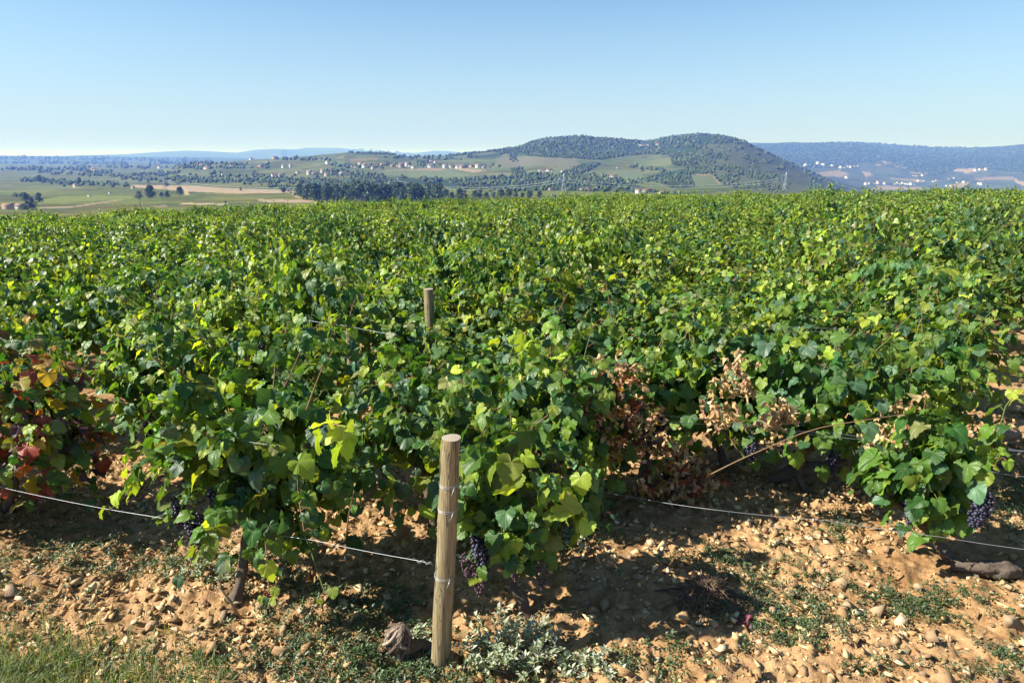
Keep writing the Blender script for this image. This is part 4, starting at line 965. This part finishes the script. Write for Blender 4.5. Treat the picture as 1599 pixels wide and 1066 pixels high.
# ------------------------------------------------------------------ trees of the valley
def crown_arrays(rng, H, Wd, n=1200, leaf=.6, base=.0, cone=0):
    lumps = []
    for i in range(17):
        z = rng.uniform(base+.14, .86); wr = np.sin(np.clip((z-base+.12)/(1.05-base), 0, 1)*pi)**.7*(1-cone*z)
        a = rng.uniform(0, 2*pi); rd = rng.uniform(.1, .6)*wr; lumps.append((np.array([cos(a)*rd*Wd/2, sin(a)*rd*Wd/2, z*H]), rng.uniform(.22, .34)*Wd*max(wr, .4)))
    k = rng.integers(0, 17, n); c = np.array([l[0] for l in lumps])[k]; s = np.array([l[1] for l in lumps])[k]
    d = nrm(rng.normal(size=(n, 3))); d[:, 2] = np.where(rng.random(n) < .7, np.abs(d[:, 2]), d[:, 2]); P = c+d*(s*rng.uniform(.6, 1.05, n))[:, None]*[1, 1, .8]
    nor = d+rng.normal(0, .5, (n, 3)); tip = rng.normal(size=(n, 3)); sz = leaf*rng.uniform(.6, 1.4, n)
    V0 = np.array([(-.6, -.5, 0), (.1, -.6, .1), (.65, -.1, -.05), (.3, .6, .1), (-.4, .55, 0), (-.7, .1, .1)]); F0 = np.array([[0, 1, 2, 3], [3, 4, 5, 0]])
    V, F = many(V0, F0, P, frames(tip, nor, rng, n)*sz[:, None, None]); g = rng.lognormal(0, .22, (n, 1))
    return V, F, g, 6
def tree_data(rng, H, Wd, col, **k):
    V, F, g, m = crown_arrays(rng, H, Wd, **k); c = np.concatenate([np.array(col)[None]*g*rng.lognormal(0, .05, (len(g), 3)), np.full((len(g), 1), .5)], 1)
    cr = mesh('crown', V, [F], M['leaf_plain'], col=np.clip(np.repeat(c, m, 0), 0, 1)); b = MB(); r = .028*H
    b.tube([[0, 0, -1], [.1, 0, H*.2], [0, .1, H*.45], [.1, 0, H*.7]], [r*1.3, r, r*.7, r*.2], 7, (.12, .09, .065, 1))
    for i in range(4):
        a = i*1.7; b.tube([[0, 0, H*(.25+.06*i)], [cos(a)*Wd*.15, sin(a)*Wd*.15, H*(.42+.06*i)], [cos(a)*Wd*.3, sin(a)*Wd*.3, H*(.52+.07*i)]], [r*.5, r*.35, r*.12], 5, (.12, .09, .065, 1))
    tr = b.build('trunk', M['bark']); d = (cr.data, tr.data); bpy.data.objects.remove(cr); bpy.data.objects.remove(tr); return d, H
TREES = [tree_data(R, 12, 11, c) for c in [(.05, .085, .032), (.065, .10, .035), (.045, .075, .03), (.085, .12, .04), (.055, .09, .038)]]
TREES += [tree_data(R, 15, 6.5, c, cone=.45, base=-.05) for c in [(.028, .05, .025), (.035, .06, .028)]]
def tree(px, py, hpx, kind, label, group=None, wide=1.0):
    p = sight(px, py)
    if p is None: return
    (cr, tr), H = TREES[kind]; depth = p[1]*CP-(p[2]-CAM_Z)*SP; s = 1.22*hpx/FPX*depth/H
    root = empty('tree', p+[0, 0, -.2*s], R.uniform(0, 6)); root.scale = (s*wide, s*wide, s); link('crown', cr, root); link('trunk', tr, root); tag(root, label, 'tree', group)
for a in [(236, 309, 17, 0, 'round dark tree, largest of the isolated pair group in the left fields', 1.05), (217, 311, 11, 2, 'small round tree just left of the largest isolated field tree'), (252, 308, 7, 1, 'tiny bush right of the largest isolated field tree', 1.2), (262, 308, 9, 0, 'low bushy tree at the right of the isolated row in the left fields', 1.0),
          (282, 306, 13, 1, 'round tree at a bend of the pale field track on the left'), (40, 316, 14, 1, 'tall tree standing behind the farmhouse at the far left'), (62, 316, 13, 0, 'rightmost round tree by the farmhouse at the far left', .9), (50, 316, 8, 3, 'small pale tree in the row behind the farmhouse', 1.1), (47, 327, 12, 2, 'wide dark bush right of the farmhouse at the far left', 1.8),
          (124, 287, 9, 2, 'single dark tree by a hut on the left fields', .9), (62, 284, 9, 0, 'dark tree clump on the left valley edge', 1.8), (376, 298, 5, 2, 'lone small tree on the tan field', 1.0), (443, 301, 8, 2, 'dark tree at the left end of the long tree belt', 1.3), (261, 291, 8, 2, 'small dark tree on the tan strip in the left valley'), (503, 317, 7, 3, 'pale bush on the tan plot before the tree belt', 1.4),
          (352, 317, 3, 2, 'tiny bush at the end of the straw coloured strip', 1.4)]:
    tree(*a[:5], wide=a[5] if len(a) > 5 else 1)
nb = 0
for rank, (yb, hp) in enumerate([(306, 17), (312, 23), (315, 24)]):
    for px in np.arange(468+8*rank, 692, 13.5):
        if rank == 2 and px < 490: continue
        tree(px+R.normal(0, 2.5), yb+R.normal(0, .6), hp*R.uniform(.8, 1.12), R.choice([0, 1, 2, 3, 4]), ['leafy tree in the back rank of the dark tree belt beyond the vines', 'leafy tree in the middle rank of the dark tree belt beyond the vines', 'leafy tree in the front rank of the dark tree belt beyond the vines'][rank], f'trees in rank {"back middle front".split()[rank]} of the belt beyond the vines', wide=R.uniform(.75, 1.0))
for px in np.arange(694, 842, 11.):
    tree(px+R.normal(0, 2.5), 309.5+R.normal(0, .5), R.uniform(8, 13.5), R.choice([0, 1, 2, 4]), 'smaller tree in the low belt right of the dark tree belt', 'trees of the low belt beyond the vines', wide=1.1)
# woods: crowns too many and far to count
TB = []
for i in range(6):
    V0, F0 = ICO[1]; V0 = V0*(1+.22*R.normal(size=(len(V0), 1)))*[1, 1, .9]; TB.append((V0, F0))
def wood(name, label, pts, px_size, col, rng, tall=1.15):
    VV, FF, CC, nn = [], [], [], 0
    for px, py in pts:
        p = sight(px, py)
        if p is None: continue
        depth = p[1]; s = px_size*rng.uniform(.7, 1.3)/FPX*depth*.5; V0, F0 = TB[rng.integers(0, 6)]
        a = rng.uniform(0, 6); V = (V0@rotz(np.array([a]))[0].T)*[s, s, s*tall]+p+[0, 0, s*.6]
        VV.append(V); FF.append(F0+nn); nn += len(V); g = rng.lognormal(0, .24); CC.append(np.tile(np.r_[np.array(col)*g*rng.lognormal(0, .08, 3), 1], (len(V), 1)))
    o = mesh(name, np.concatenate(VV), [np.concatenate(FF)], M['foliage_far'], col=np.clip(np.concatenate(CC), 0, 1)); tag(o, label, 'woodland', kind='stuff')
def fill(poly, step):
    P = np.array(poly); lo, hi = P.min(0), P.max(0); n = int((hi-lo).prod()/(step*step*.55)); q = R.uniform(lo, hi, (n, 2)); return q[inpoly(q[:, 0], q[:, 1], poly)]
WC = (.058, .080, .034)
hp_ = np.concatenate([fill(p, 2.6) for p in WOODS[:3]+WOODS[4:9]]); fk_ = inpoly(hp_[:, 0], hp_[:, 1], FLANK)
hp_ = hp_[~fk_ | (fbm(hp_[:, 0]/14, hp_[:, 1]/6, 71, 3) > .56)]; hp_ = hp_[fbm(hp_[:, 0]/22, hp_[:, 1]/9, 73, 3) > .36]
wood('hillside_wood', 'dense woodland covering the rounded hill', hp_, 3.3, WC, R)
wood('valley_wood', 'broken belt of woodland along the foot of the hill', [q for q in fill(WOODS[3], 3.4) if fbm(q[0]/25, q[1]/6, 75, 3) > .47], 5.2, WC, R)
skyl = np.interp(np.arange(556, 1310, 1.6), HILLS['main']['q'], HILLS['main']['y'])
sk_pts = [(x, y+.7+R.uniform(0, .8)) for x, y in zip(np.arange(556, 1310, 1.6), skyl) if x > 700 or x < 618 or R.random() < .3]
wood('crest_wood', 'row of trees along the hill skyline', sk_pts, 3.6, WC, R)
hedge = []
for (x0, y0, x1, y1, wd, n) in [(30, 282, 100, 284, 1.5, 60), (90, 287, 200, 289, 1.6, 80), (120, 262, 260, 262, 1.2, 50), (190, 279, 330, 283, 2.0, 110), (210, 274, 280, 270, 1.6, 50), (270, 279, 420, 285, 2.4, 120), (330, 272, 400, 282, 2, 50), (400, 280, 560, 290, 3.2, 190), (395, 274, 430, 283, 2.5, 40),
     (0, 264, 130, 266, 1.2, 60), (45, 262, 66, 267, 1.4, 25), (270, 262, 420, 263, 1.2, 70), (280, 258, 330, 262, 2.2, 45), (230, 255, 420, 257, .8, 60), (130, 268, 175, 270, 1.3, 30), (420, 288, 470, 300, 3, 60), (520, 258, 600, 262, 1.2, 50), (540, 258, 545, 262, 1.4, 14), (600, 258, 780, 260, 1.0, 50), (505, 270, 600, 277, 2.2, 90), (520, 266, 545, 272, 2, 25), (470, 283, 560, 288, 2.5, 80),
     (870, 274, 960, 279, 2, 70), (860, 281, 1000, 285, 2.4, 120), (985, 262, 992, 258, .8, 10), (1000, 263, 1040, 268, 1.4, 30), (430, 249, 520, 250, .8, 40), (600, 247, 720, 249, .9, 40), (0, 254, 200, 256, 1.2, 90), (200, 250, 330, 252, 1.0, 60), (0, 248, 200, 249, .8, 80), (60, 270, 190, 276, 1.2, 50), (1080, 244, 1110, 246, .8, 20), (1130, 287, 1230, 294, 1.2, 60), (700, 283, 900, 290, 2.5, 120), (20, 306, 45, 306, .8, 30), (690, 300, 700, 301, .5, 5), (860, 308, 900, 309, .8, 14), (1000, 297, 1060, 304, 1.2, 30)]:
    t = R.random(n); hedge += list(zip(x0+(x1-x0)*t+R.normal(0, 2, n), y0+(y1-y0)*t+R.normal(0, wd, n)))
wood('hedgerows', 'hedgerows and copses across the valley floor', hedge, 4.2, (.075, .098, .046), R)
wood('ridge_wood', 'forest on the far blue ridge', fill(WOODS[9], 2.6), 2.4, WC, R, .8)

# ------------------------------------------------------------------ houses
WALLC = dict(white=(.72, .69, .63, 1), cream=(.62, .50, .36, 1), stone=(.42, .34, .25, 1), pink=(.60, .38, .27, 1))
def house_data(wall, roof, L=12, W=8, H=5, wing=False, tall=0):
    def bld(b, cx, cy, L, W, H):
        b.add(np.array([[cx-L/2, cy-W/2, -3], [cx+L/2, cy-W/2, -3], [cx+L/2, cy+W/2, -3], [cx-L/2, cy+W/2, -3], [cx-L/2, cy-W/2, H], [cx+L/2, cy-W/2, H], [cx+L/2, cy+W/2, H], [cx-L/2, cy+W/2, H], [cx-L/2, cy, H+W*.22], [cx+L/2, cy, H+W*.22]]),
              [np.array([[0, 1, 5, 4], [1, 2, 6, 5], [2, 3, 7, 6], [3, 0, 4, 7]]), np.array([[5, 6, 9], [7, 4, 8]])], WALLC[wall])
    def rf(b, cx, cy, L, W, H):
        e = .5; h = H+W*.22+.12; y = W/2+e; z = H-e*.44+.12; t = .25
        for s in (-1, 1):
            q = np.array([[cx-L/2-e, cy+s*y, z], [cx+L/2+e, cy+s*y, z], [cx+L/2+e, cy, h], [cx-L/2-e, cy, h]]); b.add(np.concatenate([q, q+[0, 0, t]]), [np.array([[3, 2, 1, 0], [4, 5, 6, 7], [0, 1, 5, 4], [1, 2, 6, 5], [2, 3, 7, 6], [3, 0, 4, 7]])], roof)
    w_, r_, n_, c_ = MB(), MB(), MB(), MB()
    parts = [(0, 0, L, W, H)]+([(L/2+2.6, -1, 5.2, W*.7, H*.65)] if wing else [])
    for a in parts: bld(w_, *a); rf(r_, *a)
    for x in np.arange(-L/2+1.6, L/2-1, 2.7):
        for z in ([1.3] if H < 5 else [1.3, 4.0]): n_.box((x, -W/2-.03, z+.1), (1.0, .08, 1.3), 0, (.06, .06, .07, 1)); n_.box((x, W/2+.03, z+.1), (1.0, .08, 1.3), 0, (.06, .06, .07, 1))
    c_.box((L*.25, .6, H+W*.22+.5), (.8, .8, 1.8), 0, WALLC['stone'])
    ds = []
    for nm, b in (('wall', w_), ('roof', r_), ('windows', n_), ('chimney', c_)):
        o = b.build(nm, M['tinted']); ds.append((nm, o.data)); bpy.data.objects.remove(o)
    return ds, L+(5.2 if wing else 0)
RC = [(.24, .135, .09, 1), (.20, .12, .085, 1), (.27, .16, .11, 1), (.17, .12, .10, 1)]
HS = {}
for i, wl in enumerate(WALLC):
    for j, (L, W, H, wg) in enumerate([(12, 8, 5.5, 0), (16, 9, 6, 1), (9, 8, 6.2, 0), (26, 11, 5, 0)]): HS[wl, j] = house_data(wl, RC[(i+j) % 4], L, W, H, wg)
def house(px, py, wpx, wl, j, label, group=None, rz=None, hs=1.0):
    p = sight(px, py)
    if p is None: print('no sight', px, py); return
    ds, L = HS[wl, j]; s = wpx/FPX*p[1]/L; root = empty('house', p, R.normal(0, .35) if rz is None else rz); root.scale = (s, s, s*hs); tag(root, label, 'house', group)
    for nm, me in ds:
        if wpx < 5.5 and nm in ('windows', 'chimney'): continue
        link(nm, me, root)
house(14, 326.5, 20, 'pink', 1, 'farmhouse with cream walls and a brown tiled roof at the left edge', rz=.25, hs=1.1); house(33, 327, 14, 'stone', 0, 'low brown roofed barn joined to the left edge farmhouse', rz=-.4)
house(119, 292, 6, 'cream', 2, 'small pinkish hut beside a dark tree on the left fields'); house(140, 307, 4.5, 'white', 0, 'tiny white shed alone in the left vineyards'); house(172, 302.5, 4, 'white', 0, 'tiny pale shed on the edge of a left field'); house(208, 294.5, 4, 'cream', 2, 'tiny cream hut at the end of the tan strip')
for px, py, wp, wl, j, lab in [(138, 268, 5, 'white', 0, 'white house at the left of the hamlet among dark trees'), (150, 269, 5, 'white', 2, 'bright white house in the middle of the hamlet among dark trees'), (146, 266, 6, 'stone', 0, 'grey roofed house at the back of the hamlet among dark trees'), (250, 263, 6, 'white', 0, 'white house in trees left of the long cream sheds'),
    (324, 264, 12, 'cream', 3, 'long cream farm shed with a red roof in the middle distance'), (316, 262, 6, 'white', 2, 'white house beside the long cream shed'), (362, 263, 7, 'white', 0, 'low white house right of the long cream shed'), (408, 262, 8, 'pink', 0, 'pinkish house behind dark trees left of the twin white houses'), (443, 262, 5, 'white', 2, 'left one of the twin white houses on the green slope'), (454, 261, 5, 'white', 2, 'right one of the twin white houses on the green slope'),
    (428, 248, 6, 'white', 0, 'white house on the skyline knoll left of the low hill'), (392, 250, 4, 'white', 2, 'small white house on the skyline left of the knoll'), (418, 255, 5, 'white', 0, 'pale house below the skyline knoll'), (348, 274, 5, 'white', 0, 'small white hut alone on the green slope'), (512, 256, 5, 'white', 2, 'white house at a tree clump under the low hill'),
    (428, 276, 10, 'white', 1, 'pale farmhouse above a bank of bare earth'), (440, 276, 8, 'cream', 0, 'cream barn right of the farmhouse above the bare bank'), (465, 271, 5, 'white', 0, 'white house left of the white gabled pair'), (483, 273, 7, 'white', 2, 'tall white house with a grey roof in the hamlet left of centre'), (504, 270, 6, 'white', 2, 'white gabled house at the right of the left centre hamlet'), (492, 272, 9, 'stone', 3, 'dark roofed barn in the left centre hamlet'), (511, 275, 8, 'cream', 0, 'cream house below the white gabled house'), (520, 273, 10, 'stone', 3, 'long grey barn at the end of the left centre hamlet'), (534, 274, 6, 'white', 2, 'white house at the edge of the wooded dip')]:
    house(px, py, wp, wl, j, lab)
vill = [(550, 261), (556, 262), (563, 260), (570, 262), (577, 261), (583, 264), (589, 260), (597, 259), (606, 257), (613, 261), (621, 260), (627, 262), (636, 260), (640, 261), (646, 263)]
for i, (px, py) in enumerate(vill): house(px, py, R.uniform(5.5, 8), ['white', 'cream', 'stone', 'white'][R.integers(0, 4)], R.integers(0, 3), 'small tile roofed house in the string of village houses left of centre', 'houses of the village on the green rise')
for px, py, wp, wl, j, lab in [(674, 256, 6, 'white', 2, 'white house by dark trees above the village'), (680, 254.5, 5, 'white', 0, 'white house uphill beside another by the dark trees'), (673, 262, 9, 'white', 0, 'white long house in the gap right of the village'), (695, 262.5, 6, 'white', 2, 'white house with a broad gable right of the village'), (704, 262.5, 5, 'white', 2, 'narrow white house beside the broad gabled one'), (715, 263, 7, 'white', 0, 'white house third in the row right of the village'), (722, 263, 8, 'stone', 0, 'stone house at the end of the row right of the village'), (736, 261, 6, 'pink', 0, 'pink walled house left of the last white one'), (747, 262, 9, 'white', 0, 'large white house last in the row right of the village'), (756, 263, 6, 'stone', 0, 'grey shed at the right end of the row of houses'),
    (847, 268, 12, 'white', 3, 'white winery with a long roof under the wooded hill'), (857, 268, 10, 'white', 1, 'white house joined to the winery under the hill'), (878.5, 270, 4.5, 'white', 2, 'small white house right of the winery'), (943, 277, 9, 'white', 1, 'white house on a clearing below the wooded hill'), (957, 279, 9, 'white', 0, 'white house right of another in the hill clearing'), (962, 278, 5, 'stone', 0, 'grey roofed shed right of the clearing houses'), (965, 263, 6, 'stone', 3, 'pale barn on the mid slope of the hill'), (1003, 229, 10, 'white', 3, 'bright white long house high on the hill'), (1012, 229.5, 6, 'white', 0, 'white annex beside the long house high on the hill'), (1028, 228.5, 7, 'white', 0, 'white house alone right of the long one high on the hill'), (1083, 246.5, 3, 'white', 0, 'tiny white hut in the hill meadow'),
    (862, 297, 11, 'pink', 3, 'red roofed farm at the edge of the far vines'), (910, 297, 10, 'stone', 3, 'low stone barn at the edge of the far vines'), (918, 299, 6, 'pink', 2, 'pink house before the low stone barn'), (930, 298, 8, 'white', 0, 'white and pink house right of the low stone barn'), (997, 302.5, 8, 'white', 2, 'tall white house just above the vine crest'), (1008, 300, 16, 'cream', 3, 'long cream warehouse behind the tall white house'), (1034, 303, 14, 'stone', 3, 'grey low warehouse right of the cream one')]:
    house(px, py, wp, wl, j, lab)
for nm, lab, pts in [('upper', 'tiny pale house in the upper hamlet on the slope of the far blue ridge', [(1229, 251), (1271, 261), (1277, 256.5), (1282, 257), (1286, 259), (1258, 260)]), ('left', 'tiny pale house in the left village at the foot of the far blue ridge', [(1313, 263), (1318, 262.5), (1323, 261), (1328, 262), (1334, 260), (1340, 260), (1322, 279), (1300, 260)]),
    ('row', 'tiny house in the long red and white village before the far ridge', [(1352, 289), (1357, 288), (1361, 288.5), (1366, 287.5), (1371, 287), (1376, 287.5), (1381, 288), (1398, 288), (1402, 286.5), (1406, 288), (1410, 287), (1414, 288), (1418, 288.5), (1423, 289), (1428, 289)]), ('right', 'tiny pale house in the scattered hamlet at the right before the ridge', [(1426, 275), (1431, 275.5), (1441, 275), (1434, 283.5), (1443, 283), (1457, 284), (1462, 282.5), (1482, 280), (1490, 279), (1478, 291), (1486, 291), (1495, 286), (1505, 286), (1532, 289), (1528, 288), (1523, 267), (1530, 266), (1540, 266)])]:
    for px, py in pts: house(px, py, R.uniform(3.2, 4.8), ['white', 'cream', 'white', 'white'][R.integers(0, 4)], R.integers(0, 3), lab, f'houses of the {nm} settlement below the blue ridge')

# ------------------------------------------------------------------ pylons, poles and lines
PC = (.42, .44, .46, 1)
def pylon(px, py_base, py_top, label, rz=.2):
    p = sight(px, py_base); depth = p[1]*CP-(p[2]-CAM_Z)*SP; h = (py_base-py_top)/FPX*depth*1.0; s = h/30; root = empty('pylon', p, rz); tag(root, label, 'pylon')
    b = MB(); lv = [(0, 3.2), (8, 2.3), (15, 1.5), (21, .9), (30, .25)]; cn = [(-1, -1), (1, -1), (1, 1), (-1, 1)]
    for a, c in cn: b.tube([[a*w_*s, c*w_*s, z*s] for z, w_ in lv], .22*s, 4)
    for (z0, w0), (z1, w1) in zip(lv[:-1], lv[1:]):
        for i in range(4):
            a, c = cn[i], cn[(i+1) % 4]; b.tube([[a[0]*w0*s, a[1]*w0*s, z0*s], [c[0]*w1*s, c[1]*w1*s, z1*s]], .12*s, 3); b.tube([[c[0]*w0*s, c[1]*w0*s, z0*s], [a[0]*w1*s, a[1]*w1*s, z1*s]], .12*s, 3)
    b.C = [np.tile(PC, (len(v), 1)) for v in b.V]; b.build('tower', M['tinted'], root); b = MB()
    for z, l in ((18, 6.5), (22, 8), (26, 5.5)):
        for sgn in (-1, 1): b.tube([[0, 0, z*s], [sgn*l*s, 0, (z+.3)*s]], .18*s, 4); b.tube([[0, 0, (z+1.6)*s], [sgn*l*s, 0, (z+.3)*s]], .13*s, 3); b.tube([[sgn*l*s, 0, (z+.3)*s], [sgn*l*s, 0, (z-1.3)*s]], .16*s, 5)
    b.C = [np.tile(PC, (len(v), 1)) for v in b.V]; b.build('cross_arms', M['tinted'], root)
    return p, h
pa, ha = pylon(1225, 301, 270, 'grey lattice pylon standing against the lower slope of the hill at the right'); pb_, hb = pylon(880, 302, 272, 'grey lattice pylon in front of the woods under the winery')
pc_, hc = pylon(622, 300, 277, 'grey lattice pylon behind the dark tree belt')
pd_, hd = pylon(258, 299, 276, 'faint lattice pylon far off behind the left fields')
for z in (.60, .72):
    for u, (q0, h0_, q1, h1_, lab) in enumerate([(pa, ha, pb_, hb, 'right'), (pb_, hb, pc_, hc, 'middle'), (pc_, hc, pd_, hd, 'left')]):
        a = q0+[0, 0, h0_*z]; c = q1+[0, 0, h1_*z]; t = np.linspace(0, 1, 24)[:, None]; P = a*(1-t)+c*t-np.array([0, 0, 1])*(4*t*(1-t))*9
        b = MB(); b.tube(P, .13, 4, (.55, .57, .60, 1)); tag(b.build('power_line', M['tinted']), f'{"lower" if z < .7 else "upper"} thin power line spanning the {lab} part of the valley', 'power line')
def pole(px, pyb, pyt, label, arm=False):
    p = sight(px, pyb); h = (pyb-pyt)/FPX*p[1]; root = empty('utility_pole', p); tag(root, label, 'pole'); b = MB(); b.tube([[0, 0, -1], [0, 0, h]], [.28, .20], 8, (.17, .15, .13, 1)); b.build('pole_shaft', M['tinted'], root)
    b = MB(); b.box((0, 0, h*.94), (2.2 if not arm else 4.2, .25, .25), 0, (.3, .29, .28, 1)); b.build('cross_arm', M['tinted'], root)
pole(220, 327, 303, 'dark slim utility pole before the isolated field trees'); pole(725, 311, 301, 'pale pole with a T shaped head by the low tree belt', True)

# ------------------------------------------------------------------ air
zl, zt = min(-420.0, float(ZZ.min())-1), float(ZZ.max())+25
m, n, p, out = material('valley_haze'); n.nodes.remove(p)
pv = n.nodes.new('ShaderNodeVolumePrincipled'); pv.inputs['Color'].default_value = (.15, .29, .90, 1); pv.inputs['Absorption Color'].default_value = (1, 1, 0, 1); pv.inputs['Density'].default_value = 1.75e-4; pv.inputs['Anisotropy'].default_value = .05
n.links.new(pv.outputs[0], out.inputs['Volume'])
b = MB(); b.box((0, 10000, (zl+zt)/2), (80000, 60000, zt-zl)); o = b.build('haze', m); tag(o, 'thin bluish summer haze over the valley', 'haze', kind='stuff')
